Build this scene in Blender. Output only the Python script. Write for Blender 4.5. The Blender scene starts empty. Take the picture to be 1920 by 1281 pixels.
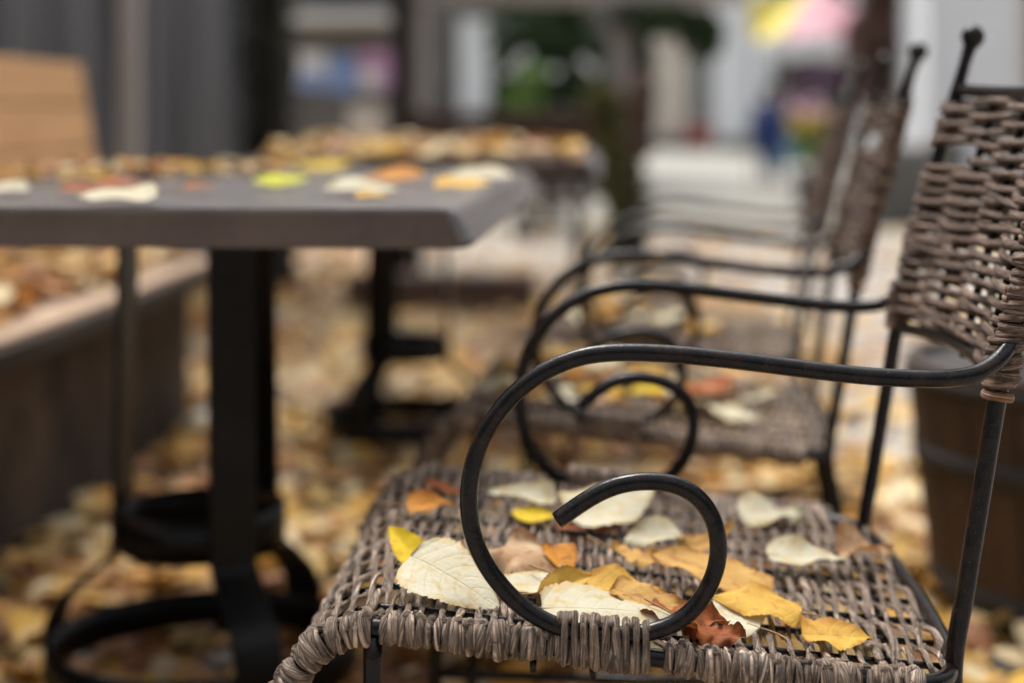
import bpy, math, random
import numpy as np
from mathutils import Vector, Matrix
R = math.radians
rng = np.random.default_rng(7)
random.seed(7)
sc = bpy.context.scene
C = sc.collection

# ------------------------------------------------------------------ camera
F, VX, VY, CH = 3100.0, 1110.0, 215.0, 0.85
cd = bpy.data.cameras.new("camera")
cam = bpy.data.objects.new("camera", cd); C.objects.link(cam); sc.camera = cam
cam.location = (0, 0, CH); cam.rotation_euler = (R(90), 0, 0)
cd.sensor_width = 36; cd.sensor_fit = 'HORIZONTAL'; cd.lens = F / 1920 * 36
cd.shift_x = (960 - VX) / 1920; cd.shift_y = -(640.5 - VY) / 1920
cd.clip_start = .05; cd.clip_end = 500
cd.dof.use_dof = True; cd.dof.focus_distance = 1.335; cd.dof.aperture_fstop = 2.15
# ------------------------------------------------------------------ world, sun
w = bpy.data.worlds.new("World"); sc.world = w; w.use_nodes = True
nt = w.node_tree; bg = nt.nodes['Background']
sky = nt.nodes.new('ShaderNodeTexSky'); sky.sky_type = 'NISHITA'; sky.sun_disc = False
SUN_EL, SUN_AZ = 62, 335            # azimuth clockwise from +Y
sky.sun_elevation = R(SUN_EL); sky.sun_rotation = R(SUN_AZ); sky.dust_density = 3
hs = nt.nodes.new('ShaderNodeHueSaturation'); hs.inputs['Saturation'].default_value = .20
nt.links.new(sky.outputs[0], hs.inputs['Color'])
# overcast luminance: dim towards the horizon, brightest overhead
tc = nt.nodes.new('ShaderNodeTexCoord'); sx = nt.nodes.new('ShaderNodeSeparateXYZ'); nt.links.new(tc.outputs['Generated'], sx.inputs[0])
rp = nt.nodes.new('ShaderNodeValToRGB'); nt.links.new(sx.outputs[2], rp.inputs[0])
e = rp.color_ramp.elements; e[0].position = 0; e[0].color = (.06, .06, .06, 1); e[1].position = .85; e[1].color = (1, 1, 1, 1)
e2 = e.new(.28); e2.color = (.15, .15, .15, 1)
mm_ = nt.nodes.new('ShaderNodeVectorMath'); mm_.operation = 'MULTIPLY'; nt.links.new(hs.outputs[0], mm_.inputs[0]); nt.links.new(rp.outputs[0], mm_.inputs[1])
sc2 = nt.nodes.new('ShaderNodeVectorMath'); sc2.operation = 'SCALE'; sc2.inputs['Scale'].default_value = 2.6; nt.links.new(mm_.outputs[0], sc2.inputs[0])
nt.links.new(sc2.outputs[0], bg.inputs[0])
bg.inputs[1].default_value = .11
sd = bpy.data.lights.new("sun", 'SUN'); so = bpy.data.objects.new("sun", sd); C.objects.link(so)
sd.energy = 1.15; sd.angle = R(14); sd.color = (1, .95, .87)
so.rotation_euler = (R(90 - SUN_EL), 0, R(180 - SUN_AZ))
so.location = (0, 0, 12)
sc.view_settings.view_transform = 'Standard'; sc.view_settings.look = 'None'
sc.view_settings.gamma = 1; sc.view_settings.exposure = .86
try: sc.cycles.use_denoising = True
except Exception: pass

def P(px, py, Y):
    return np.array([(px - VX) * Y / F, Y, CH - (py - VY) * Y / F])
def PZ(px, py, z):
    Y = (CH - z) * F / (py - VY); return np.array([(px - VX) * Y / F, Y, z])

# ------------------------------------------------------------------ materials
class NT:
    def __init__(s, name):
        s.m = bpy.data.materials.new(name); s.m.use_nodes = True; s.t = s.m.node_tree
        s.b = s.t.nodes['Principled BSDF']
    def n(s, typ, ins=None, **kw):
        nd = s.t.nodes.new('ShaderNode' + typ)
        for k, v in kw.items(): setattr(nd, k, v)
        for k, v in (ins or {}).items():
            if isinstance(v, bpy.types.NodeSocket): s.t.links.new(v, nd.inputs[k])
            else: nd.inputs[k].default_value = v
        return nd
    def math(s, op, a, b=0.0, c=0.0):
        return s.n('Math', {0: a, 1: b, 2: c}, operation=op).outputs[0]
    def mix(s, f, a, b):
        nd = s.n('Mix', {0: f}, data_type='RGBA')
        for i, v in ((6, a), (7, b)):
            if isinstance(v, bpy.types.NodeSocket): s.t.links.new(v, nd.inputs[i])
            else: nd.inputs[i].default_value = (*v[:3], 1)
        return nd.outputs[2]
    def ramp(s, f, stops):
        nd = s.n('ValToRGB', {0: f}); e = nd.color_ramp.elements
        while len(e) < len(stops): e.new(.5)
        for i, (p, c) in enumerate(stops):
            e[i].position = p; e[i].color = (*c, 1) if len(c) == 3 else c
        return nd.outputs[0]
    def noise(s, vec, scale, detail=4, rough=.6, dist=0):
        return s.n('TexNoise', {'Vector': vec, 'Scale': scale, 'Detail': detail, 'Roughness': rough, 'Distortion': dist}).outputs[0]
    def co(s, which='Object'): return s.n('TexCoord').outputs[which]
    def scale(s, vec, v): return s.n('Mapping', {'Vector': vec, 'Scale': v}).outputs[0]
    def bump(s, h, d=.002, st=1.0):
        nd = s.n('Bump', {'Height': h, 'Distance': d, 'Strength': st}); s.t.links.new(nd.outputs[0], s.b.inputs['Normal'])
    def set(s, **kw):
        for k, v in kw.items():
            k = k.replace('_', ' ')
            if isinstance(v, bpy.types.NodeSocket): s.t.links.new(v, s.b.inputs[k])
            elif isinstance(v, tuple): s.b.inputs[k].default_value = (*v, 1)
            else: s.b.inputs[k].default_value = v
        return s.m

def rnd(s): return s.n('ObjectInfo').outputs['Random']

def mat_metal():
    s = NT('black_paint'); o = s.co()
    n1 = s.noise(o, 60, 5); n2 = s.noise(o, 700, 3); n3 = s.noise(o, 12, 3)
    col = s.mix(s.ramp(n1, [(.47, (0, 0, 0)), (.66, (1, 1, 1))]), (.004, .0035, .0035), (.017, .009, .006))
    spk = s.ramp(n2, [(.66, (0, 0, 0)), (.72, (1, 1, 1))])
    col = s.mix(s.math('MULTIPLY', spk, .6), col, (.13, .12, .11))
    s.bump(s.math('ADD', n1, s.math('MULTIPLY', n2, .25)), .0009, .8)
    return s.set(Base_Color=col, Roughness=s.ramp(n3, [(.3, (.12, .12, .12)), (.75, (.25, .25, .25))]), Specular_IOR_Level=.20)

def mat_wicker(name, a, b, c):
    s = NT(name); uv = s.co('UV'); o = s.co()
    fib = s.noise(s.scale(uv, (24, 6.5, 1)), 1, 3, .6, .5)
    fine = s.noise(s.scale(uv, (70, 17, 1)), 1, 3, .65)
    big = s.noise(o, 46, 3); blot = s.noise(o, 210, 3); crack = s.noise(s.scale(uv, (9, 9, 1)), 1, 2, .5, .3)
    col = s.mix(s.ramp(big, [(.40, (0, 0, 0)), (.60, (1, 1, 1))]), a, b)
    col = s.mix(s.ramp(fib, [(.42, (0, 0, 0)), (.60, (1, 1, 1))]), col, c)
    col = s.mix(s.ramp(fine, [(.36, (1, 1, 1)), (.50, (0, 0, 0))]), col, tuple(x * .3 for x in b))
    col = s.mix(s.ramp(blot, [(.60, (0, 0, 0)), (.72, (.7, .7, .7))]), col, tuple(min(1, x * 1.35) for x in c))
    gr = s.math('ABSOLUTE', s.math('SUBTRACT', crack, .5))
    col = s.mix(s.ramp(gr, [(.008, (.85, .85, .85)), (.030, (0, 0, 0))]), col, tuple(x * .12 for x in b))
    h = s.math('ADD', s.math('MULTIPLY', fib, 1.5), fine)
    s.bump(s.math('ADD', h, s.math('MULTIPLY', s.ramp(gr, [(.0, (0, 0, 0)), (.05, (1, 1, 1))]), .6)), .0022, 1.0)
    return s.set(Base_Color=col, Roughness=.52, Specular_IOR_Level=.4)

def mat_leaf(name, col, dark, vein, edge, spots=.3, trans=.25):
    s = NT(name); uv = s.co('UV'); o = s.co()
    sep = s.n('SeparateXYZ', {0: uv}); t, v = sep.outputs[0], sep.outputs[1]
    off = s.math('MULTIPLY', rnd(s), 37.0)
    oo = s.n('VectorMath', {0: o, 1: s.n('CombineXYZ', {0: off, 1: off}).outputs[0]}, operation='ADD').outputs[0]
    av = s.math('ABSOLUTE', v)
    mid = s.ramp(av, [(.012, (1, 1, 1)), (.045, (0, 0, 0))])
    q = s.math('FRACT', s.math('MULTIPLY', s.math('SUBTRACT', t, s.math('MULTIPLY', s.math('POWER', av, 1.4), .26)), 6.5))
    q = s.math('ABSOLUTE', s.math('SUBTRACT', q, .5))
    side = s.ramp(q, [(.01, (.45, .45, .45)), (.10, (0, 0, 0))])
    vn = s.math('MAXIMUM', mid, side)
    big = s.noise(oo, 28, 4); fn = s.noise(oo, 260, 4); sp = s.noise(oo, 420, 2)
    base = s.mix(s.ramp(big, [(.35, (0, 0, 0)), (.68, (1, 1, 1))]), col, dark)
    base = s.mix(s.math('MULTIPLY', vn, .22), base, vein)
    ed = s.ramp(s.math('ADD', av, s.math('MULTIPLY', s.math('SUBTRACT', big, .5), 1.1)), [(.74, (0, 0, 0)), (1.0, (1, 1, 1))])
    base = s.mix(s.math('MULTIPLY', ed, .8), base, edge)
    pt = s.noise(oo, 75, 4, .6, .4)
    base = s.mix(s.ramp(pt, [(.52, (0, 0, 0)), (.66, (.75, .75, .75))]), base, edge)
    base = s.mix(s.ramp(fn, [(.35, (.30, .30, .30)), (.55, (0, 0, 0))]), base, dark)
    base = s.mix(s.math('MULTIPLY', s.ramp(sp, [(.70, (0, 0, 0)), (.74, (1, 1, 1))]), spots), base, (.06, .035, .02))
    hsv = s.n('HueSaturation', {'Color': base, 'Value': s.math('ADD', .86, s.math('MULTIPLY', rnd(s), .26))})
    s.bump(s.math('ADD', s.math('MULTIPLY', vn, -.6), fn), .0009, .8)
    m = s.set(Base_Color=hsv.outputs[0], Roughness=.65, Specular_IOR_Level=.14)
    tr = s.n('BsdfTranslucent', {'Color': hsv.outputs[0]})
    mx = s.n('MixShader', {0: trans, 1: s.b.outputs[0], 2: tr.outputs[0]})
    s.t.links.new(mx.outputs[0], s.t.nodes['Material Output'].inputs[0])
    return m

def mat_plain(name, a, b=None, sc_=8, rough=.7, bump=0, stretch=None, spec=.4, detail=5):
    s = NT(name); o = s.co()
    if stretch: o = s.scale(o, stretch)
    n1 = s.noise(o, sc_, detail)
    col = s.mix(s.ramp(n1, [(.33, (0, 0, 0)), (.67, (1, 1, 1))]), a, b or tuple(x * .75 for x in a))
    if bump: s.bump(n1, bump)
    return s.set(Base_Color=col, Roughness=rough, Specular_IOR_Level=spec)

def mat_attr(name, rough=.6, trans=.15):
    s = NT(name); a = s.n('Attribute', attribute_name='Col').outputs['Color']
    n1 = s.noise(s.co(), 60, 4)
    col = s.mix(s.ramp(n1, [(.4, (0, 0, 0)), (.8, (.6, .6, .6))]), a, (.16, .08, .035))
    m = s.set(Base_Color=col, Roughness=rough, Specular_IOR_Level=.3)
    if trans:
        tr = s.n('BsdfTranslucent', {'Color': col})
        mx = s.n('MixShader', {0: trans, 1: s.b.outputs[0], 2: tr.outputs[0]})
        s.t.links.new(mx.outputs[0], s.t.nodes['Material Output'].inputs[0])
    return m

def mat_stone_top(nm='table_laminate', k=(1, 1, 1)):
    s = NT(nm); o = s.co()
    n1 = s.noise(o, 9, 5); n2 = s.noise(o, 420, 3); n3 = s.noise(o, 60, 4)
    col = s.mix(s.ramp(n1, [(.35, (0, 0, 0)), (.65, (1, 1, 1))]), (.125, .112, .112), (.085, .075, .073))
    col = s.mix(s.ramp(n3, [(.55, (0, 0, 0)), (.8, (.7, .7, .7))]), col, (.16, .13, .11))
    col = s.mix(s.ramp(n2, [(.56, (0, 0, 0)), (.72, (.6, .6, .6))]), col, (.24, .19, .155))
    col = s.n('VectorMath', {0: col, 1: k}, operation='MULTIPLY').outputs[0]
    s.bump(s.math('ADD', n2, n3), .0009, .5)
    return s.set(Base_Color=col, Roughness=.27, Specular_IOR_Level=.6)

def mat_wood(name, a, b, rough=.5, ax=0):
    s = NT(name); st = [14, 14, 14]; st[ax] = .9
    o = s.scale(s.co(), tuple(st))
    n1 = s.noise(o, 1.6, 6, .65, 1.2); n2 = s.noise(o, 9, 3)
    col = s.mix(s.ramp(n1, [(.35, (0, 0, 0)), (.66, (1, 1, 1))]), a, b)
    col = s.mix(s.ramp(n2, [(.55, (0, 0, 0)), (.8, (.5, .5, .5))]), col, tuple(x * .55 for x in b))
    s.bump(s.math('ADD', n1, s.math('MULTIPLY', n2, .4)), .0015, .6)
    return s.set(Base_Color=col, Roughness=rough, Specular_IOR_Level=.4)

def mat_pave():
    s = NT('pavement_stone'); o = s.co()
    br = s.n('TexBrick', {'Vector': o, 'Color1': (.40, .36, .32, 1), 'Color2': (.34, .31, .275, 1), 'Mortar': (.12, .11, .1, 1),
                          'Scale': 1.0, 'Mortar Size': .012, 'Brick Width': .42, 'Row Height': .30})
    n1 = s.noise(o, 3, 6); n2 = s.noise(o, 90, 3)
    col = s.mix(s.ramp(n1, [(.35, (0, 0, 0)), (.7, (.6, .6, .6))]), br.outputs[0], (.17, .15, .13))
    col = s.mix(s.ramp(n2, [(.5, (0, 0, 0)), (.8, (.4, .4, .4))]), col, (.42, .40, .36))
    s.bump(s.math('ADD', n2, s.math('MULTIPLY', br.outputs[1], -2.0)), .003)
    return s.set(Base_Color=col, Roughness=.75)

M = dict(
    metal=mat_metal(),
    wick=mat_wicker('grey_wicker', (.265, .172, .112), (.118, .072, .046), (.48, .355, .26)),
    wickb=mat_wicker('brown_wicker', (.150, .080, .048), (.072, .039, .025), (.29, .18, .115)),
    bind=mat_wicker('orange_binding', (.36, .15, .06), (.22, .10, .05), (.42, .22, .11)),
    cream=mat_leaf('cream_leaf', (.52, .485, .36), (.45, .40, .27), (.36, .31, .18), (.46, .32, .13), .35, .15),
    yellow=mat_leaf('yellow_leaf', (.60, .38, .07), (.48, .27, .05), (.58, .42, .13), (.38, .17, .03), .6, .25),
    bright=mat_leaf('bright_yellow_leaf', (.74, .53, .03), (.66, .44, .02), (.7, .6, .2), (.50, .30, .03), .2, .3),
    lime=mat_leaf('lime_leaf', (.50, .50, .02), (.42, .42, .02), (.6, .65, .2), (.55, .50, .05), .1, .3),
    ochre=mat_leaf('ochre_leaf', (.56, .34, .10), (.44, .23, .06), (.36, .19, .07), (.28, .11, .03), .6, .2),
    tan=mat_leaf('tan_leaf', (.55, .40, .25), (.40, .23, .11), (.32, .18, .09), (.34, .14, .05), .4, .2),
    rust=mat_leaf('rust_leaf', (.36, .10, .022), (.20, .055, .016), (.20, .09, .04), (.09, .03, .015), .6, .15),
    orange=mat_leaf('orange_leaf', (.60, .27, .04), (.46, .18, .03), (.5, .27, .08), (.26, .09, .02), .4, .25),
    stem=mat_plain('leaf_stem', (.34, .20, .07), (.20, .11, .04), 200),
    litter=mat_attr('fallen_leaves'),
    top=mat_stone_top(),
    edge=mat_stone_top('table_edge_shaded', (.60, .42, .32)),  # browner and darker copy of the laminate, with front-face shade in its colour
    iron=mat_plain('matt_black_iron', (.004, .004, .004), (.009, .008, .007), 22, .36, .001, spec=.20),
    oak=mat_wood('bench_wood', (.74, .43, .20), (.58, .32, .14), .5, 1),
    oakold=mat_wood('weathered_bench_wood', (.48, .33, .22), (.34, .23, .15), .55, 1),
    darkwood=mat_wood('dark_bench_base', (.045, .033, .026), (.028, .021, .018), .7, 1),
    baseshade=mat_plain('shaded_stone', (.095, .066, .047), (.016, .012, .010), 5, .8, .006),  # mottled brown stone, its colour darkened for the shadow under the bench
    brownwood=mat_wood('brown_timber', (.085, .046, .028), (.045, .026, .018), .7, 0),
    barrel=mat_wood('barrel_wood', (.080, .044, .023), (.035, .021, .014), .6, 2),
    hoop=mat_plain('barrel_hoop', (.018, .016, .015), (.03, .022, .018), 20, .6),
    pave=mat_pave(),
    street=mat_plain('pale_paving', (.29, .275, .23), (.21, .20, .175), 1.1, .7, .002),
    soil=mat_plain('soil', (.05, .035, .022), (.03, .02, .014), 30),
    wallg=mat_plain('grey_boards', (.19, .19, .20), (.028, .028, .034), 1.1, .7, .002, (1, 1.6, .22), detail=3),
    post=mat_wood('grey_post', (.42, .38, .36), (.34, .31, .29), .7, 2),
    bark=mat_plain('bark', (.03, .024, .018), (.012, .012, .010), 12, .9, .01, (1, 1, .2)),
    bark2=mat_plain('brown_bark', (.10, .065, .05), (.05, .035, .03), 9, .9, .01, (1, 1, .2)),
    ivy=mat_plain('ivy', (.018, .026, .010), (.010, .014, .007), 14, .6),
    leafgreen=mat_plain('green_foliage', (.035, .075, .018), (.015, .035, .010), 5, .55),
    lightgreen=mat_plain('light_green_foliage', (.17, .30, .06), (.09, .18, .04), 9, .5),
    olive=mat_plain('olive_foliage', (.17, .15, .04), (.09, .10, .03), 7, .6),
    autumn=mat_plain('autumn_foliage', (.42, .24, .04), (.16, .12, .03), 9, .6),
    redleaf=mat_plain('copper_foliage', (.20, .10, .07), (.09, .055, .045), 5, .6),
    white=mat_plain('white_render', (.82, .83, .85), (.74, .76, .79), 1.2, .8, .002),
    cream_w=mat_plain('cream_render', (.66, .58, .50), (.58, .52, .45), 1.5, .8),
    greyw=mat_plain('grey_render', (.15, .14, .13), (.10, .095, .09), 2, .8),
    glass=mat_plain('dim_glass', (.16, .21, .22), (.08, .11, .12), 2, .15),
    glassd=mat_plain('dark_glass', (.02, .025, .027), (.05, .055, .06), 2, .15),
    red=mat_plain('red_paint', (.40, .07, .05), None, 5),
    pink=mat_plain('pink_cloth', (.72, .42, .46), (.66, .36, .40), 4),
    ycloth=mat_plain('yellow_cloth', (.80, .68, .16), (.72, .58, .12), 4),
    wcloth=mat_plain('white_cloth', (.74, .75, .76), (.68, .7, .72), 4),
    purple=mat_plain('purple_paint', (.15, .05, .13), (.08, .03, .07), 4),
    bluep=mat_plain('blue_print', (.12, .26, .55), (.28, .36, .60), 3),
    pinkp=mat_plain('pink_print', (.55, .28, .42), (.40, .26, .46), 3),
    navy=mat_plain('navy_cloth', (.012, .045, .22), (.02, .04, .12), 6),
    denim=mat_plain('blue_denim', (.02, .11, .28), (.03, .08, .20), 6),
    paleblue=mat_plain('pale_blue_cloth', (.25, .42, .60), None, 6),
    skin=mat_plain('skin', (.45, .27, .2), None, 6),
    hair=mat_plain('dark_hair', (.02, .014, .011), None, 30),
    yflower=mat_plain('yellow_flower', (.72, .56, .05), (.6, .42, .04), 20),
    pflower=mat_plain('pink_flower', (.62, .38, .5), (.5, .3, .42), 20),
    roofm=mat_plain('brown_roof', (.13, .08, .06), (.09, .06, .05), 8, .8, .01),
    steel=mat_plain('grey_steel', (.22, .23, .25), (.16, .17, .19), 8, .4),
)

# ------------------------------------------------------------------ mesh helpers
class MB:
    def __init__(s): s.v = []; s.f = []; s.uv = []; s.n = 0; s.smooth = []
    def add(s, v, f, uv=None, smooth=True):
        v = np.asarray(v, float); s.v.append(v)
        for q in f:
            s.f.append(tuple(i + s.n for i in q)); s.smooth.append(smooth)
        s.uv.append(np.zeros((len(v), 2)) if uv is None else np.asarray(uv, float))
        s.n += len(v); return s
    def tube(s, pts, rad, seg=10, cap=True, flat=1.0, twist=0.0, v0=0.0, ref=None):
        p = np.asarray(pts, float); n = len(p)
        r = np.full(n, rad, float) if np.isscalar(rad) else np.asarray(rad, float)
        t = np.gradient(p, axis=0); t /= np.linalg.norm(t, axis=1)[:, None] + 1e-12
        a = np.array(ref if ref is not None else (0, 0, 1.)); 
        if abs(a @ t[0]) > .95: a = np.array((0, 1., 0)) if abs(t[0][1]) < .9 else np.array((1., 0, 0))
        u = a - (a @ t[0]) * t[0]; u /= np.linalg.norm(u)
        ang = np.arange(seg) * 2 * np.pi / seg
        L = np.concatenate([[0], np.cumsum(np.linalg.norm(np.diff(p, axis=0), axis=1))])
        vs = []; uvs = []
        for i in range(n):
            u = u - (u @ t[i]) * t[i]; u /= np.linalg.norm(u); b = np.cross(t[i], u)
            tw = twist * L[i]
            c1, s1 = np.cos(ang), np.sin(ang) * flat
            cx = c1 * np.cos(tw) - s1 * np.sin(tw); cy = c1 * np.sin(tw) + s1 * np.cos(tw)
            vs.append(p[i] + r[i] * (cx[:, None] * u + cy[:, None] * b))
            uvs.append(np.stack([np.full(seg, L[i] + v0), np.abs(np.arange(seg) / seg * 2 - 1)], 1))
        f = [(i * seg + j, i * seg + (j + 1) % seg, (i + 1) * seg + (j + 1) % seg, (i + 1) * seg + j) for i in range(n - 1) for j in range(seg)]
        V = np.concatenate(vs); UV = np.concatenate(uvs)
        if cap:
            f.append(tuple(range(seg - 1, -1, -1))); f.append(tuple((n - 1) * seg + j for j in range(seg)))
        return s.add(V, f, UV)
    def box(s, a, b, bev=0.0, M=None):
        x0, y0, z0 = a; x1, y1, z1 = b
        if bev <= 0:
            v = [(x0, y0, z0), (x1, y0, z0), (x1, y1, z0), (x0, y1, z0), (x0, y0, z1), (x1, y0, z1), (x1, y1, z1), (x0, y1, z1)]
            f = [(3, 2, 1, 0), (4, 5, 6, 7), (0, 1, 5, 4), (1, 2, 6, 5), (2, 3, 7, 6), (3, 0, 4, 7)]
        else:
            v = []; f = []
            for z, k in ((z0, bev), (z0 + bev, 0), (z1 - bev, 0), (z1, bev)):
                c = [(x0 + k, y0 + bev), (x0 + bev, y0 + k), (x1 - bev, y0 + k), (x1 - k, y0 + bev), (x1 - k, y1 - bev), (x1 - bev, y1 - k), (x0 + bev, y1 - k), (x0 + k, y1 - bev)]
                v += [(x, y, z) for x, y in c]
            for i in range(3): f += [(i * 8 + j, i * 8 + (j + 1) % 8, i * 8 + 8 + (j + 1) % 8, i * 8 + 8 + j) for j in range(8)]
            f += [tuple(range(7, -1, -1)), tuple(range(24, 32))]
        v = np.array(v, float)
        if M is not None: v = np.array([tuple(M @ Vector(q)) for q in v])
        return s.add(v, f, None, False)
    def lathe(s, prof, c=(0, 0), seg=24):
        v = [(c[0] + r * math.cos(2 * math.pi * j / seg), c[1] + r * math.sin(2 * math.pi * j / seg), z) for r, z in prof for j in range(seg)]
        f = [(i * seg + j, i * seg + (j + 1) % seg, (i + 1) * seg + (j + 1) % seg, (i + 1) * seg + j) for i in range(len(prof) - 1) for j in range(seg)]
        f.append(tuple(range(seg - 1, -1, -1))); f.append(tuple((len(prof) - 1) * seg + j for j in range(seg)))
        return s.add(v, f)
    def ball(s, c, r, sx=1, sy=1, sz=1, seg=14, rings=9):
        v = [(c[0], c[1], c[2] - r * sz)]
        for i in range(1, rings):
            a = math.pi * i / rings - math.pi / 2
            v += [(c[0] + r * sx * math.cos(a) * math.cos(2 * math.pi * j / seg), c[1] + r * sy * math.cos(a) * math.sin(2 * math.pi * j / seg), c[2] + r * sz * math.sin(a)) for j in range(seg)]
        v.append((c[0], c[1], c[2] + r * sz)); f = []
        for j in range(seg):
            f.append((0, 1 + (j + 1) % seg, 1 + j)); k = 1 + (rings - 2) * seg
            f.append((k + j, k + (j + 1) % seg, len(v) - 1))
        for i in range(rings - 2):
            f += [(1 + i * seg + j, 1 + i * seg + (j + 1) % seg, 1 + (i + 1) * seg + (j + 1) % seg, 1 + (i + 1) * seg + j) for j in range(seg)]
        return s.add(v, f)
    def mesh(s, name, mat):
        me = bpy.data.meshes.new(name)
        me.from_pydata(np.concatenate(s.v).tolist(), [], s.f)
        uv = np.concatenate(s.uv); l = me.uv_layers.new(name='UVMap')
        idx = np.empty(len(me.loops), dtype=np.int32); me.loops.foreach_get('vertex_index', idx)
        l.data.foreach_set('uv', uv[idx].ravel())
        me.polygons.foreach_set('use_smooth', s.smooth); me.materials.append(mat); me.update()
        return me
    def build(s, name, mat, parent=None):
        return link(name, s.mesh(name, mat), parent)

def link(name, me, parent=None):
    o = bpy.data.objects.new(name, me); C.objects.link(o)
    if parent is not None: o.parent = parent
    return o
def tag(o, label=None, cat=None, group=None, kind=None):
    if label: o['label'] = label
    if cat: o['category'] = cat
    if group: o['group'] = group
    if kind: o['kind'] = kind
    return o
def empty(name, loc, rz=0, **kw):
    o = bpy.data.objects.new(name, None); C.objects.link(o); o.location = loc; o.rotation_euler = (0, 0, rz)
    o.empty_display_size = .1
    return tag(o, **kw)
def kids(o): return [c for c in bpy.data.objects if c.parent == o]
def copy_tree(o, parent=None):
    ch = kids(o); c = o.copy(); C.objects.link(c)
    if parent is not None: c.parent = parent
    for k in ch: copy_tree(k, c)
    return c
def smooth_path(pts, n=12):
    p = np.asarray(pts, float); out = []
    q = np.vstack([2 * p[0] - p[1], p, 2 * p[-1] - p[-2]])
    for i in range(1, len(q) - 2):
        a, b, c, d = q[i - 1], q[i], q[i + 1], q[i + 2]
        for k in range(n):
            t = k / n
            out.append(.5 * ((2 * b) + (-a + c) * t + (2 * a - 5 * b + 4 * c - d) * t * t + (-a + 3 * b - 3 * c + d) * t ** 3))
    out.append(p[-1]); return np.array(out)
def relax(p, it=3):
    p = p.copy()
    for _ in range(it): p[1:-1] = .25 * p[:-2] + .5 * p[1:-1] + .25 * p[2:]
    return p

# ------------------------------------------------------------------ wicker armchair (model space = world of the nearest chair, origin moved to its base)
YN, YF = 1.31, 1.86
YC = .5 * (YN + YF)
OX, OY = .03, YC
def loc(p):
    p = np.atleast_2d(np.asarray(p, float)).copy(); p[:, 0] -= OX; p[:, 1] -= OY; return p
# seat profile (X, Z of the rim centre) from the rolled front to the back
prof = smooth_path([(-.252, 0, .352), (-.250, 0, .374), (-.241, 0, .397), (-.217, 0, .429), (-.195, 0, .440), (-.172, 0, .4435), (-.10, 0, .436), (.05, 0, .4195), (.144, 0, .408), (.266, 0, .396), (.31, 0, .393)], 14)[:, [0, 2]]
pl = np.concatenate([[0], np.cumsum(np.linalg.norm(np.diff(prof, axis=0), axis=1))])
def pr(s): return np.interp(s, pl, prof[:, 0]), np.interp(s, pl, prof[:, 1])
def pn(s):
    a, b = pr(s - .004), pr(s + .004); t = np.array([b[0] - a[0], b[1] - a[1]]); t /= np.linalg.norm(t); return np.array([-t[1], t[0]])
def seatz(X): return float(np.interp(X, prof[:, 0], prof[:, 1]))
def back_y(X):   # how far the back curve pulls the sides in, for a given X
    if X < .262: return 0.0
    k = min(1, (X - .262) / .047); return .17 * (1 - math.sqrt(max(0, 1 - k ** 2.2)))

def wrap_path(c, axis, out, up, R0, turns, lead, a0=90, n=14, sgn=1):
    """helix round a tube at c; starts on top, runs over the outside"""
    pts = []
    N = int(n * turns)
    for i in range(N + 1):
        a = R(a0) + 2 * math.pi * turns * i / N
        pts.append(c + axis * (lead * i / N) + (math.cos(a) * -out * -1 * 0 + 0) if False else c + axis * (lead * (i / N - .5)) + R0 * (math.sin(a) * up + -math.cos(a) * out * sgn * -1))
    return pts

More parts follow.
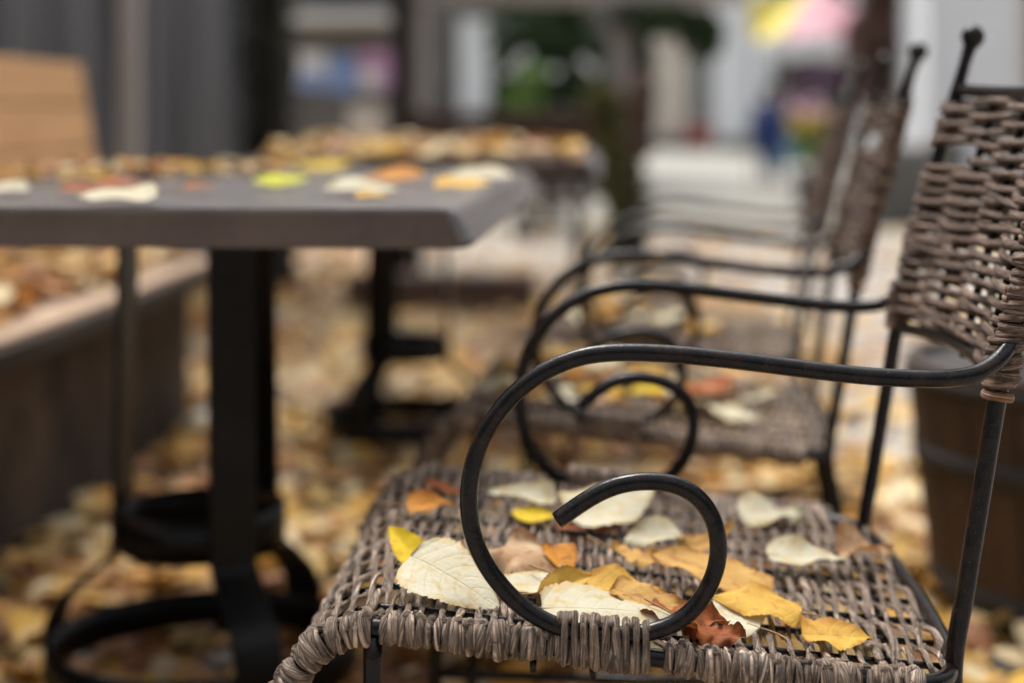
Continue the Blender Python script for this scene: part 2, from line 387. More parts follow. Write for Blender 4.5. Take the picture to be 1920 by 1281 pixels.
def make_chair():
    root = empty('wicker_armchair', (OX, OY, 0))
    RT = .0074
    # --- seat frame: rim loop and the rods under the weave
    g = MB()
    side = [(x, z) for x, z in prof if x < .262]
    near = [np.array([x, YN, z]) for x, z in side[::3]]
    bk = [np.array([.283, YN + .022, .3945]), np.array([.2995, YN + .075, .3935]), np.array([.307, YN + .16, .393]), np.array([.309, YC, .393])]
    loop = near + bk
    far = [np.array([p[0], 2 * YC - p[1], p[2]]) for p in loop[::-1]][1:]
    path = smooth_path(loop + far, 4)
    front = smooth_path([np.array([-.252, YN, .352]), np.array([-.255, YN + .1, .350]), np.array([-.256, YC, .349]), np.array([-.255, YF - .1, .350]), np.array([-.252, YF, .352])], 6)
    g.tube(loc(path), RT, 12); g.tube(loc(front), RT, 12)
    NR = 8; ROD = .0031
    rods = [YN + (YF - YN) * k / (NR + 1) for k in range(1, NR + 1)]
    for k, y in enumerate(rods):
        pts = []
        for s_ in np.linspace(0, pl[-1], 44):
            x, z = pr(s_)
            if x > .262 and (y < YN + back_y(x) or y > YF - back_y(x)): break
            pts.append((x, y, z - .002))
        g.tube(loc(pts), ROD, 8)
    # little ends of nails seen under the rim
    for px in (1000, 1112):
        x = (px - VX) * YN / F; z = seatz(x)
        g.tube(loc([(x, YN - .002, z - .012), (x, YN - .002, z - .021)]), .0028, 8)
    g.build('seat_frame', M['metal'], root)
    # --- seat weave
    wv = MB(); SR = .00335; pitch = .0071; A = ROD + SR * .72
    dy = (YF - YN) / (NR + 1); s = .006; i = 0
    up = np.array([0, 0, 1.])
    while s < pl[-1] - .012:
        x, z = pr(s); nx, nz = pn(s); nrm = np.array([nx, 0, nz]); ax = np.array([nz, 0, -nx])
        by = back_y(x) + (.008 if x > .262 else 0)
        r0 = SR * rng.uniform(.74, 1.22); ph = (i % 2) * math.pi; drift = rng.uniform(-.0015, .0015, 4)
        pts = []
        yy = np.arange(YN + max(by, dy * .55), YF - max(by, dy * .55) + 1e-6, dy / 5)
        wob = rng.normal(0, .0009, len(yy) // 5 + 3)
        for j, y in enumerate(yy):
            off = A * math.cos(math.pi * (y - YN) / dy + ph)
            xs = np.interp(j / 5, np.arange(len(wob)), wob) + drift[0]
            pts.append(np.array([x, y, z]) + nrm * (off + .0012) + ax * xs)
        gap = (-.180 < x < -.166) or (.040 < x < .066)
        if by == 0:
            for e, yr, sg in ((0, YN, 1), (1, YF, -1)):
                cc = np.array([x + (.0 if not gap else (.013 if x > 0 else -.012)), yr, z]); outv = np.array([0, -sg, 0.])
                turns = rng.uniform(.92, 1.12) if rng.random() < .75 else rng.uniform(1.2, 1.5)
                R0 = RT + r0 * .85; lead = rng.uniform(.001, .0045) * rng.choice([-1, 1]); N = int(13 * turns); hp = []
                sk = rng.uniform(-.0015, .0015)
                for k in range(N + 1):
                    a = 2 * math.pi * turns * k / N
                    rr = R0 + .0013 * (k / N) + rng.normal(0, .00012)
                    hp.append(cc + ax * (lead * (k / N - .3) + sk) + rr * (math.cos(a) * nrm + math.sin(a) * outv))
                if e == 0: pts = hp[::-1] + pts
                else: pts = pts + hp
        pts = relax(np.array(pts), 1)
        n = len(pts); rad = r0 * (1 + .10 * np.interp(np.arange(n), np.linspace(0, n, 9), rng.normal(0, 1, 9)))
        if by == 0:
            k0 = 14; fa = rng.uniform(1.15, 1.55); rad[:k0] *= fa; rad[-k0:] *= fa
        wv.tube(loc(pts), rad, 9, True, rng.uniform(.6, .9), rng.choice([-1, 1]) * rng.uniform(25, 110), rng.uniform(0, 5))
        s += pitch * rng.uniform(.93, 1.07) * (1.0 if not gap else 1.1); i += 1
    # extra overlapping turns on the side rims
    for yr, sg in ((YN, 1), (YF, -1)):
        s = .012
        while s < pl[-1] - .07:
            x, z = pr(s)
            if not ((-.182 < x < -.163) or (-.028 < x < .066)) and rng.random() < .12:
                nx, nz = pn(s); nrm = np.array([nx, 0, nz]); ax = np.array([nz, 0, -nx]); outv = np.array([0, -sg, 0.])
                lead = rng.uniform(-.009, .009); R0 = RT + SR * 1.25; hp = []; tt = rng.uniform(.55, 1.0); a0 = rng.uniform(-.3, .3)
                for k in range(13):
                    a = a0 + 2 * math.pi * tt * k / 12
                    hp.append(np.array([x, yr, z]) + ax * lead * (k / 12 - .5) + (R0 + .0006 * k / 12) * (math.cos(a) * nrm + math.sin(a) * outv))
                wv.tube(loc(hp), SR * rng.uniform(.75, 1.1), 9, True, .6, rng.uniform(-80, 80), rng.uniform(0, 5))
            s += rng.uniform(.009, .013)
    wv.build('seat', M['wick'], root)
    # --- back posts with finials, legs
    bp = [(.372, 0.0), (.335, .18), (.306, .33), (.297, .39), (.308, .462), (.3175, .52), (.3325, .611), (.3425, .66), (.362, .735), (.381, .808), (.4005, .878), (.4100, .912), (.4145, .926)]
    posts = {}
    for tag_, y0 in (('n', 1.36), ('f', 1.81)):
        sg = 1 if tag_ == 'n' else -1
        pts = smooth_path([(x, y0 - sg * (.02 if z < .3 else 0) * (1 - z / .3) if z < .3 else y0, z) for x, z in bp], 6)
        posts[tag_] = pts
        rad = np.interp(pts[:, 2], [0, .87, .895, .910, .926], [.0079, .0079, .0066, .0064, .0078])
        o = MB().tube(loc(pts), rad, 14).build('back_post', M['metal'], root)
        MB().ball(loc([(.4170, y0, .935)])[0], .0128, seg=20, rings=12, sz=1.05).build('finial', M['metal'], o)
        # front legs
        yl = YN if sg == 1 else YF
        lg = smooth_path([(-.1735, yl, .437), (-.1745, yl, .30), (-.18, yl - sg * .006, .12), (-.188, yl - sg * .015, 0)], 6)
        MB().tube(loc(lg), .0077, 12).build('leg', M['metal'], root)
        MB().tube(loc([(-.177, yl + sg * .001, .222), (.06, yl + sg * .004, .215), (.328, y0 - sg * .006, .225)]), .0055, 10).build('stretcher', M['metal'], root)
    # --- back frame: rails and upright rods
    U = [1.81, 1.6975, 1.585, 1.4725, 1.36]
    def bx(z, y):
        x = np.interp(z, [b[1] for b in bp[3:]], [b[0] for b in bp[3:]]); u = (y - YC) / .225
        return x + .022 * (1 - u * u)
    zb, zt = .617, .877
    g = MB()
    bot = [(bx(zb + .008 * (1 - ((y - YC) / .225) ** 2), y) - .002, y, zb + .010 * (1 - ((y - YC) / .225) ** 2)) for y in np.linspace(1.81, 1.36, 17)]
    top = [(bx(zt, y), y, zt - .006 * (1 - ((y - YC) / .225) ** 2)) for y in np.linspace(1.81, 1.36, 17)]
    g.tube(loc(bot), .0066, 12); g.tube(loc(top), .0072, 12)
    for y in U[1:4]:
        g.tube(loc([(bx(z, y), y, z) for z in np.linspace(zb, zt - .004, 12)]), .0042, 9)
    g.build('back_frame', M['metal'], root)
    # --- back weave
    bw = MB(); z = .632; row = 0; BR = .0043; Ab = .0042 + BR * .7
    while z < .868:
        r0 = BR * rng.uniform(.86, 1.14); ph = (row % 2) * math.pi; pts = []
        slack = rng.normal(0, .0009, 9)
        skipfar = .800 < z < .822
        ys = np.linspace(1.81, 1.36, 33)
        for k, y in enumerate(ys):
            if skipfar and y > 1.70: continue
            u = (1.81 - y) / .1125
            off = Ab * math.cos(math.pi * u + ph)
            zz = z + np.interp(k / 4, np.arange(9), slack)
            if skipfar: zz += .004 * math.exp(-((1.70 - y) / .05))
            pts.append(np.array([bx(zz, y) + off, y, zz]))
        for e, (yp, sg) in enumerate(((1.81, 1), (1.36, -1))):
            if e == 0 and skipfar: continue
            zc = pts[0][2] if e == 0 else pts[-1][2]
            c = np.array([np.interp(zc, [b[1] for b in bp[3:]], [b[0] for b in bp[3:]]), yp, zc])
            s0 = 1 if (math.cos(ph if e == 0 else ph + 4 * math.pi) > 0) else -1
            hp = []; turns = rng.uniform(.7, 1.15); N = int(14 * turns)
            lead = -.006 * rng.uniform(.5, 1)
            for k in range(N + 1):
                a = 2 * math.pi * turns * k / N
                hp.append(c + np.array([s0 * math.cos(a), sg * math.sin(a), 0]) * (.0079 + r0 * .85) + np.array([.24, 0, 1]) * lead * k / N)
            if e == 0: pts = hp[::-1] + pts[1:]
            else: pts = pts[:-1] + hp
        pts = relax(np.array(pts), 1); n = len(pts)
        rad = r0 * (1 + .09 * np.interp(np.arange(n), np.linspace(0, n, 9), rng.normal(0, 1, 9)))
        bw.tube(loc(pts), rad, 9, True, rng.uniform(.78, .95), rng.uniform(-30, 30), rng.uniform(0, 5))
        if skipfar and row % 2: z += .001
        z += .0064 * rng.uniform(.9, 1.1) * (.98 if z < .79 else 1.18); row += 1
    for k in range(9):                                    # loose doubled strands
        z = rng.uniform(.64, .79); j = rng.integers(0, 3); y0 = U[j]; y1 = U[j + 1]; pts = []
        s0 = rng.choice([-1, 1]); dz = rng.uniform(-.005, .005)
        for t in np.linspace(-.15, 1.15, 12):
            y = y0 + (y1 - y0) * t; zz = z + dz * t
            pts.append((bx(zz, y) + s0 * (.0065 + .0035 * math.sin(math.pi * min(1, max(0, t)))) - .001, y, zz))
        bw.tube(loc(pts), BR * .8, 8, True, .85, 20, rng.uniform(0, 5))
    bw.build('backrest', M['wickb'], root)
    # --- armrests, near and far, with scroll and bindings
    nearpx = [(1893, 648), (1872, 676), (1835, 700), (1790, 709), (1740, 711), (1600, 704), (1400, 678), (1250, 663), (1150, 661), (1080, 671), (1010, 702), (950, 752), (905, 818), (882, 890),
              (879, 960), (893, 1025), (928, 1085), (980, 1140), (1050, 1178), (1130, 1191), (1210, 1188), (1275, 1165), (1322, 1115), (1347, 1050), (1342, 985), (1312, 935), (1265, 908), (1205, 902), (1150, 912), (1100, 937), (1045, 976)]
    farpx = [(1685, 553), (1662, 568), (1625, 575), (1560, 574), (1450, 562), (1300, 543), (1210, 536), (1140, 540), (1075, 564), (1020, 610), (985, 668), (975, 735), (980, 800),
             (1000, 852), (1045, 895), (1100, 918), (1160, 925), (1230, 912), (1280, 868), (1302, 805), (1293, 755), (1262, 724), (1215, 709), (1165, 711), (1125, 730), (1088, 763)]
    for px, yj, yp, sg in ((nearpx, 1.352, YN - .001, 1), (farpx, 1.818, 1.842, -1)):
        pts = []
        for k, (a, b) in enumerate(px):
            Y = yp if k > 3 else yj + (yp - yj) * (k / 4) ** .8
            if sg == -1 and b > 880 and a < 1260: Y = 1.856
            pts.append(P(a, b, Y))
        path = relax(smooth_path(pts, 8), 14)
        arm = MB().tube(loc(path), .0071, 14).build('armrest', M['metal'], root)
        xb = .01 if sg == 1 else .03
        bd = MB(); yr = YN if sg == 1 else YF
        for k in range(9):                                # binding round scroll and rim together
            x = (-.0225 + k * .0081) + rng.uniform(-.001, .001); zc = seatz(x); hp = []
            top = .0148; lead = rng.uniform(-.004, .004); rr = RT + SR * 1.15 + .0012 * (k % 2)
            for t in np.linspace(0, 1.12, 30):
                a = 2 * math.pi * t
                zz = math.cos(a) * rr; zz += top if math.cos(a) > 0 else 0
                hp.append(np.array([x + lead * (t - .5) + .0012 * k * 0, yr - sg * math.sin(a) * rr * 1.02, zc + zz]))
            hp = relax(np.array(hp), 1)
            bd.tube(loc(hp), SR * rng.uniform(1.1, 1.35), 10, True, .7, rng.uniform(-50, 50), rng.uniform(0, 5))
        bd.build('binding', M['wick'], arm)
        pb = MB()
        yq = 1.36 if sg == 1 else 1.81
        for z0 in (.650, .642, .634):
            x0 = np.interp(z0, [b[1] for b in bp[3:]], [b[0] for b in bp[3:]]); hp = []
            for t in np.linspace(0, 1.25, 24):
                a = 2 * math.pi * t
                hp.append(np.array([x0 + math.cos(a) * .012, yq + math.sin(a) * .012, z0 + .012 + .004 * t]))
            pb.tube(loc(hp), .0040, 9, True, .7, 30, z0 * 9)
        pb.build('binding', M['wickb'], arm)
        ob = MB()
        for z0 in (.6285, .6165):
            x0 = np.interp(z0, [b[1] for b in bp[3:]], [b[0] for b in bp[3:]]); hp = []
            for t in np.linspace(0, 1.15, 24):
                a = 2 * math.pi * t
                hp.append(np.array([x0 + math.cos(a) * .0113, yq + math.sin(a) * .0113, z0 + .004 * math.sin(a * .5)]))
            ob.tube(loc(hp), .0040, 9, True, .62, 0, z0 * 9)
        ob.build('binding', M['bind'], arm)
    return root

chair = make_chair()
GC = 'wicker armchairs in a row beside the tables'
tag(chair, 'nearest wicker and black metal armchair, in sharp focus, its scroll arm over fallen leaves', 'armchair', GC)
chairs = [chair]
for dx, dyy, rz, lab in ((.042, .90, -4.5, 'second armchair in the row, directly behind the nearest one, softly blurred'),
                         (.105, 1.74, -5, 'third and farthest armchair in the row, blurred, standing behind the second armchair')):
    c = copy_tree(chair); c.location = (OX + dx, OY + dyy, 0); c.rotation_euler.z = R(rz); c['label'] = lab; chairs.append(c)

# ------------------------------------------------------------------ leaves
def leaf_mesh(name, mat, L=.08, W=.055, fold=.25, bend=.0, wave=.1, cup=0.0, seed=0, kind='ovate', teeth=22, tip=1.0):
    r = np.random.default_rng(seed); NT_, NS = (64, 13) if teeth else (16, 7)
    t = np.linspace(0, 1, NT_); s = np.linspace(-1, 1, NS)
    if kind == 'ovate': w = np.sin(np.pi * t ** .60) ** .72 * (1 - .15 * t)
    elif kind == 'long': w = np.sin(np.pi * t ** .85) ** .9
    else: w = np.sin(np.pi * t ** .66) ** .7 * (1 + .22 * np.cos(t * 2 * np.pi * 4.2) + .10 * np.cos(t * 2 * np.pi * 9.3))
    w = w * W / 2 / max(w)
    T, S = np.meshgrid(t, s, indexing='ij')
    asym = 1 + .08 * np.sign(S) * r.uniform(-1, 1)
    hw = w[:, None] * asym
    if teeth:
        saw = (t * teeth) % 1.0
        hw = hw * (1 + (.055 * (saw[:, None] - .5) + .03 * r.normal(0, 1, NT_)[:, None]) * (np.abs(S) > .99))
    X = T * L - np.abs(S) * hw * .10
    Y = S * hw
    f1, f2, p1, p2 = r.uniform(1.2, 2.4), r.uniform(2.5, 4.5), r.uniform(0, 6), r.uniform(0, 6)
    Z = np.abs(Y) * fold + cup * (Y / (W / 2)) ** 2 * W
    Z = Z + wave * W * (.75 * np.sin(f1 * .6 * 2 * np.pi * T + p1 + S) + .25 * np.sin(f2 * .7 * 2 * np.pi * T + p2 - 2 * S)) * S ** 2
    if teeth: Z = Z + .0035 * W * np.cos((T - np.abs(S) ** 1.4 * .26) * 6.5 * 2 * np.pi) * np.abs(S)
    if abs(bend) > 1e-4:
        k = bend / L; xc = X - L * .4
        Xn = np.sin(k * xc) / k * 1.0; Zb = (1 - np.cos(k * xc)) / k
        X, Z = Xn - Z * np.sin(k * xc), Zb + Z * np.cos(k * xc)
    else: X = X - L * .4
    V = np.stack([X, Y, Z], -1).reshape(-1, 3)
    f = [(i * NS + j, (i + 1) * NS + j, (i + 1) * NS + j + 1, i * NS + j + 1) for i in range(NT_ - 1) for j in range(NS - 1)]
    mb = MB(); mb.add(V, f, np.stack([T, S], -1).reshape(-1, 2))
    base = np.array([X[0, NS // 2], 0, Z[0, NS // 2]]); return mb.mesh(name, M[mat]), base

def place_leaf(px, py, mat, L, W, yaw, label, zsurf=None, Y=None, lift=.006, tilt=(0, 0), group=None, stem=.5, **kw):
    if Y is None:
        z = .42
        for _ in range(5):
            p = PZ(px, py, z + lift)
            z = seatz(min(.3, max(-.25, p[0]))) + .007 if zsurf is None else zsurf
        p = PZ(px, py, z + lift)
    else: p = P(px, py, Y)
    me, base = leaf_mesh('leaf', mat, L, W, seed=int(px * 7 + py), **kw)
    o = link('leaf', me); o.location = p
    o.rotation_mode = 'QUATERNION'
    rx, ry = R(tilt[0]), R(tilt[1])
    W *= 1.0; rx += R(5)
    mm = Matrix.Rotation(ry + (.0 if zsurf is not None else .115), 4, 'Y') @ Matrix.Rotation(rx, 4, 'X') @ Matrix.Rotation(R(yaw), 4, 'Z')
    o.rotation_quaternion = mm.to_quaternion()
    tag(o, label, 'leaf', group)
    if stem:
        b = base; q = [b + (.012, 0, 0.0), b, b + np.array([-.3, .03, .03]) * stem * L, b + np.array([-.7, .12, .05]) * stem * L, b + np.array([-1, .26, .02]) * stem * L]
        MB().tube(smooth_path(q, 5), np.linspace(.0006, .0011, 21), 6).build('stem', M['stem'], o)
    return o
GS = 'fallen leaves on the nearest wicker seat'
SL = [ # px, py, material, L, W, yaw, label, extra
 (836, 1076, 'cream', .090, .072, -25, 'large cream leaf with toothed edge lying left of the sharp scroll arm', dict(tilt=(24, 4), lift=.020, fold=.03, bend=-.3, wave=.03, stem=0)),
 (768, 1030, 'bright', .055, .030, 128, 'bright yellow leaf tip poking up behind the large cream leaf', dict(tilt=(35, -10), lift=.017, fold=.25, stem=0)),
 (800, 948, 'orange', .050, .034, 15, 'small orange leaf at the front corner of the nearest seat', dict(fold=.4, wave=.15, tilt=(12, 0), lift=.010)),
 (828, 912, 'rust', .050, .030, -30, 'dull red-brown leaf at the far front edge of the nearest seat', dict(fold=.1, lift=.004, stem=0)),
 (990, 935, 'cream', .072, .036, 172, 'pale leaf curled up at its edge behind the tall side of the scroll', dict(cup=.3, tilt=(12, 0), lift=.015, fold=.05, stem=.2)),
 (1003, 966, 'bright', .058, .034, 10, 'yellow leaf tucked under the pale curled leaf', dict(lift=.006, tilt=(5, 0), fold=.1)),
 (1135, 952, 'cream', .115, .078, 40, 'broad cream leaf behind the open end of the scroll', dict(lift=.018, fold=.1, bend=.4, tilt=(17, 0), stem=0)),
 (1095, 985, 'rust', .070, .040, 20, 'dark rust leaf edge showing under the broad cream leaf', dict(lift=.004, fold=.05, stem=0)),
 (1000, 1040, 'tan', .088, .080, 160, 'crumpled tan leaf with orange hollow inside the left of the scroll', dict(cup=-.25, wave=.30, lift=.020, fold=-.1, bend=-.9, tilt=(12, 0))),
 (1048, 1050, 'orange', .045, .032, -60, 'small orange curl of leaf on the crumpled tan leaf', dict(fold=.6, lift=.016, tilt=(20, 10), stem=0)),
 (1235, 1006, 'cream', .062, .046, 200, 'pale cream leaf in the upper middle of the scroll opening', dict(cup=.18, lift=.014, tilt=(12, 0), fold=.05, stem=.3)),
 (1183, 1040, 'ochre', .052, .032, -20, 'small ochre leaf below the pale leaf inside the scroll', dict(fold=.2, wave=.2, lift=.011, tilt=(12, 0), kind='lobed')),
 (1312, 1022, 'ochre', .075, .026, 30, 'thin ochre leaf arched against the right side of the scroll', dict(bend=1.6, fold=.3, lift=.012, tilt=(25, 0))),
 (1005, 1098, 'cream', .075, .050, 190, 'cream leaf half hidden under the small yellow leaf', dict(lift=.007, fold=.08, wave=.06, tilt=(5, 0))),
 (1052, 1098, 'yellow', .055, .028, 30, 'narrow golden leaf crossing the cream leaves inside the scroll', dict(lift=.017, fold=.5, tilt=(25, 0), kind='long')),
 (1120, 1142, 'cream', .115, .088, 8, 'largest cream leaf lying along the rim at the foot of the scroll', dict(lift=.013, fold=-.06, wave=.05, tilt=(8, 0), bend=-.15, stem=.15)),
 (1150, 1104, 'yellow', .085, .050, -8, 'golden brown leaf lying behind the largest cream leaf', dict(lift=.012, fold=.2, wave=.12, tilt=(10, 0), kind='long')),
 (1205, 1122, 'ochre', .070, .046, -20, 'ochre leaf with dried edges next to the rust-coloured leaf', dict(lift=.014, fold=.15, wave=.15, tilt=(12, 0), stem=0)),
 (1268, 1150, 'rust', .075, .052, 5, 'jagged rust-brown leaf curled under the foot of the scroll', dict(lift=.012, wave=.30, fold=.1, bend=-.7, tilt=(10, 0), kind='lobed')),
 (1318, 1180, 'rust', .062, .042, -20, 'deep red-brown crumpled leaf to the right of the scroll foot', dict(lift=.007, wave=.25, fold=.1, bend=.6, tilt=(4, 5), kind='lobed')),
 (1372, 1158, 'cream', .066, .050, 150, 'cream leaf under the large mustard leaf right of the scroll', dict(lift=.005, fold=.1, tilt=(4, 0))),
 (1352, 1078, 'ochre', .115, .078, 158, 'long mustard leaf reaching from the scroll towards the back of the seat', dict(lift=.014, fold=.05, wave=.08, tilt=(7, 4), bend=-.25)),
 (1436, 1128, 'yellow', .080, .062, 172, 'yellow leaf with small red spots on the mustard leaf', dict(lift=.017, fold=-.1, wave=.1, bend=-.4, tilt=(6, 3))),
 (1556, 1192, 'yellow', .062, .052, 10, 'flat yellow leaf alone on the weave near the back corner', dict(lift=.007, fold=.15, wave=.10, tilt=(6, 2), stem=0)),
 (1436, 962, 'cream', .075, .062, 12, 'pale leaf on the far side of the nearest seat', dict(lift=.008, fold=.15, wave=.15, tilt=(8, 0), stem=0)),
 (1500, 1043, 'cream', .080, .048, 8, 'pale leaf with brown tip in the middle of the seat back half', dict(lift=.014, cup=.12, fold=.05, tilt=(8, 0), stem=.1)),
 (1612, 1035, 'tan', .060, .042, 15, 'curled tan and orange leaf on the back edge of the seat', dict(lift=.013, cup=.35, fold=.1, tilt=(8, 0), wave=.2, stem=.8)),
]
for px, py, mt, L_, W_, yaw, lab, kw in SL:
    place_leaf(px, py, mt, L_, W_, yaw, lab, group=GS, **kw)
# leaves on the next chairs
lowm = {}
CN = dict(cream='cream', yellow='golden', ochre='ochre', tan='tan', orange='orange', rust='rust-brown', bright='bright yellow')
def low_leaf(mt, i):
    if (mt, i) not in lowm:
        lowm[mt, i] = leaf_mesh('leaf', mt, .075, .055, [.04, .10, .18][i % 3], [0, .35, -.3][i % 3], .09, [0, .08, -.05][i % 3], seed=i * 5 + 3, teeth=0)[0]
    return lowm[mt, i]
def drop(mt, p, lab, group, size=1, tilt=9):
    o = link('leaf', low_leaf(mt, int(rng.integers(0, 3)))); o.location = p
    o.rotation_euler = (R(rng.normal(0, tilt)), R(rng.normal(0, tilt)), rng.uniform(0, 6.28)); o.scale = (size,) * 3
    if lab.startswith('blurred'):
        lab = lab.replace('tan or yellow leaf', 'leaf').replace('yellow or tan leaf', 'leaf').replace('yellow or pale leaf', 'leaf').replace('autumn leaf', 'leaf').replace('blurred leaf', 'blurred ' + CN.get(str(mt), '') + ' leaf')
    return tag(o, lab, 'leaf', group)
for ci, n in ((1, 38), (2, 26)):
    nm = ['', 'second', 'third', 'farthest'][ci]
    for k in range(n):
        x = rng.uniform(-.18, .24); y = rng.uniform(-.22, .22)
        drop(rng.choice(['cream', 'yellow', 'ochre', 'tan', 'orange', 'cream', 'yellow', 'cream']), (chairs[ci].location.x - OX + x, chairs[ci].location.y + y, seatz(x) + .018 + .004 * (k % 3)),
             'blurred autumn leaf on the wicker seat of the %s armchair' % nm, 'leaves on the seat of the %s armchair' % nm, rng.uniform(.9, 1.35))
drop('bright', (.075, YC + .90 - .12, .455), 'bright yellow leaf in a blur on the seat of the second armchair', 'bright leaves on the second seat', 1.5)
drop('rust', (.17, YC + .90 - .05, .445), 'rust leaf on the seat of the second armchair, behind the far scroll', 'rust leaves on the second seat', 1.5)

# ------------------------------------------------------------------ tables
def table(corners, name_lab, ped, rot, R1, R2):
    cx = sum(c[0] for c in corners) / 4; cy = sum(c[1] for c in corners) / 4
    t = empty('pedestal_table', (ped[0], ped[1], 0), 0, label=name_lab, cat='table', group='pedestal tables in a row')
    # top: rounded corners, bevelled skirt wider at the bottom
    q = [np.array(c) for c in corners]; ring = []
    for i in range(4):
        a, b, c = q[i - 1], q[i], q[(i + 1) % 4]; r_ = .022
        u = (a - b) / np.linalg.norm(a - b); v = (c - b) / np.linalg.norm(c - b)
        for k in range(6):
            th = k / 5; ring.append(b + u * r_ * (1 - th) ** 2 + v * r_ * th ** 2)
    ring = np.array(ring); ctr = np.array([cx, cy]); n = len(ring)
    lv = [(.7030, .016), (.7000, .010), (.7020, .002), (.7070, 0), (.7330, .017), (.7405, .0225), (.745, .030)]
    V = []; 
    d = ring - ctr; dn = d / np.abs(d).max(axis=0)
    for z, ins in lv:
        V.append(np.column_stack([ring - dn ** 3 * ins * np.array([1, .0]) - np.array(ped), np.full(n, z)]))
    V = np.concatenate(V)
    f = [(i * n + j, i * n + (j + 1) % n, (i + 1) * n + (j + 1) % n, (i + 1) * n + j) for i in range(len(lv) - 1) for j in range(n)]
    f += [tuple(range(n - 1, -1, -1)), tuple((len(lv) - 1) * n + j for j in range(n))]
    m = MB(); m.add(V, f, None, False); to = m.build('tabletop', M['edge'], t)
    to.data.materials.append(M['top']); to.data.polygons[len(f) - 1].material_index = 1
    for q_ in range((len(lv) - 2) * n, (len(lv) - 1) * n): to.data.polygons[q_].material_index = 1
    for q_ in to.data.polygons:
        if q_.normal.x > .3 and q_.normal.z > .05: q_.material_index = 1  # right bevel takes the lighter colour, standing in for sky reflected there
    prof_ = [(R1 - .004, .700), (R1 - .004, .60), (R1, .42), (R1 + .003, .30), (R1 + .004, .245), (R1 + .010, .215), (R1 + .045, .185), (R2 - .02, .150), (R2 - .002, .115), (R2, .08), (R2, .03), (R2, 0)]
    pp = smooth_path([(a, 0, b) for a, b in prof_], 5)
    for k, a0 in enumerate(rot):
        a = R(a0); rad = np.array([math.cos(a), math.sin(a)]); tn = np.array([-rad[1], rad[0]]); wd = .033; th = .009
        tg = np.gradient(pp, axis=0); V = []
        for i in range(len(pp)):
            tt = tg[i] / np.linalg.norm(tg[i]); nr = np.array([-tt[2], tt[0]]) * th / 2
            for sx, so_ in ((-1, -1), (1, -1), (1, 1), (-1, 1)):
                rr = pp[i][0] + nr[0] * so_; zz = pp[i][2] + nr[1] * so_
                V.append((rad[0] * rr + tn[0] * wd * sx, rad[1] * rr + tn[1] * wd * sx, max(0, zz)))
        f = [(i * 4 + j, i * 4 + (j + 1) % 4, (i + 1) * 4 + (j + 1) % 4, (i + 1) * 4 + j) for i in range(len(pp) - 1) for j in range(4)]
        f += [(3, 2, 1, 0), tuple(len(V) - 4 + j for j in range(4))]
        MB().add(V, f, None, False).build('leg', M['iron'], t)
    for rr, z0, z1 in ((R1 - .001, .225, .285), (R2 - .004, .045, .100)):
        seg = 64; V = []
        for j in range(seg):
            a = 2 * math.pi * j / seg
            for r_, z in ((rr, z0), (rr, z1), (rr - .005, z1), (rr - .005, z0)): V.append((r_ * math.cos(a), r_ * math.sin(a), z))
        f = [(j * 4 + i, ((j + 1) % seg) * 4 + i, ((j + 1) % seg) * 4 + (i + 1) % 4, j * 4 + (i + 1) % 4) for j in range(seg) for i in range(4)]
        MB().add(V, f, None, True).build('ring', M['iron'], t)
    pm = MB(); pm.lathe([(R1 + .03, .690), (R1 + .03, .699)], (0, 0), 32); pm.build('mounting_plate', M['iron'], t)
    return t
table([(-.134, 1.845), (-.096, 3.15), (-.98, 3.17), (-1.02, 1.885)], 'nearest table with a grey-brown stone-look top strewn with leaves, on a black iron pedestal', (-.563, 2.40), (176, 60, -58), .118, .222)
table([(.02, 3.80), (.03, 5.15), (-.83, 5.17), (-.84, 3.82)], 'farther table behind the nearest one, blurred, its top heaped with yellow leaves', (-.480, 4.22), (0, 122, 240), .110, .205)

GT = 'leaves on the nearest table'
TL = [(522, 338, 'lime', 'lime green leaf in the middle of the nearest table', 1.0), (602, 312, 'bright', 'bright yellow leaf behind the lime green one on the table', 1.25),
      (745, 330, 'orange', 'orange-red leaf right of centre on the nearest table', 1.25), (668, 352, 'cream', 'white curled leaf near the table edge left of the orange leaf', 1.2),
      (905, 330, 'cream', 'long pale leaf at the right corner of the nearest table', 1.4), (858, 345, 'yellow', 'yellow leaf beside the long pale leaf at the table corner', 1.0),
      (235, 366, 'cream', 'flat cream leaf on the front edge of the table', 1.15), (160, 356, 'rust', 'rust leaf beside the flat cream leaf at the front edge', .95),
      (368, 350, 'rust', 'small dark rust leaf alone between cream and lime leaves', .5), (5, 353, 'cream', 'pale leaf at the left end of the table front', 1.0),
      (215, 345, 'rust', 'rust leaf just behind the flat cream leaf', 1.0), (690, 366, 'yellow', 'small yellow scrap at the front edge below the white leaf', .5)]
for px, py, mt, lab, sz in TL:
    p = PZ(px, py, .757)
    kw = dict(Y=3.02) if p[1] > 3.05 else {}
    o = place_leaf(px, py, mt, .078 * sz, .060 * sz, rng.uniform(-30, 30) + 180 * (px % 2), lab, zsurf=.748, lift=.006 + .003 * sz, tilt=(7, 0), group=GT, stem=.3,
                   fold=rng.uniform(.0, .08), wave=.04, bend=rng.uniform(-.1, .3), cup=rng.uniform(0, .06))
for k in range(46):
    x = rng.uniform(-.97, -.52) if k < 46 else rng.uniform(-.5, -.16); y = rng.uniform(2.45, 3.1) if x < -.5 else rng.uniform(2.85, 3.1)
    y = max(y, 2.35 + (x + 1) * 1.1) if k < 46 else y
    drop(rng.choice(['tan', 'ochre', 'cream', 'yellow', 'ochre', 'orange', 'cream', 'yellow', 'rust']), (x, y, 0.752 + rng.uniform(0, .012)),
         'blurred tan or yellow leaf in the drift over the left back of the nearest table', 'drift of leaves on the left back of the nearest table', rng.uniform(.9, 1.15), 6)
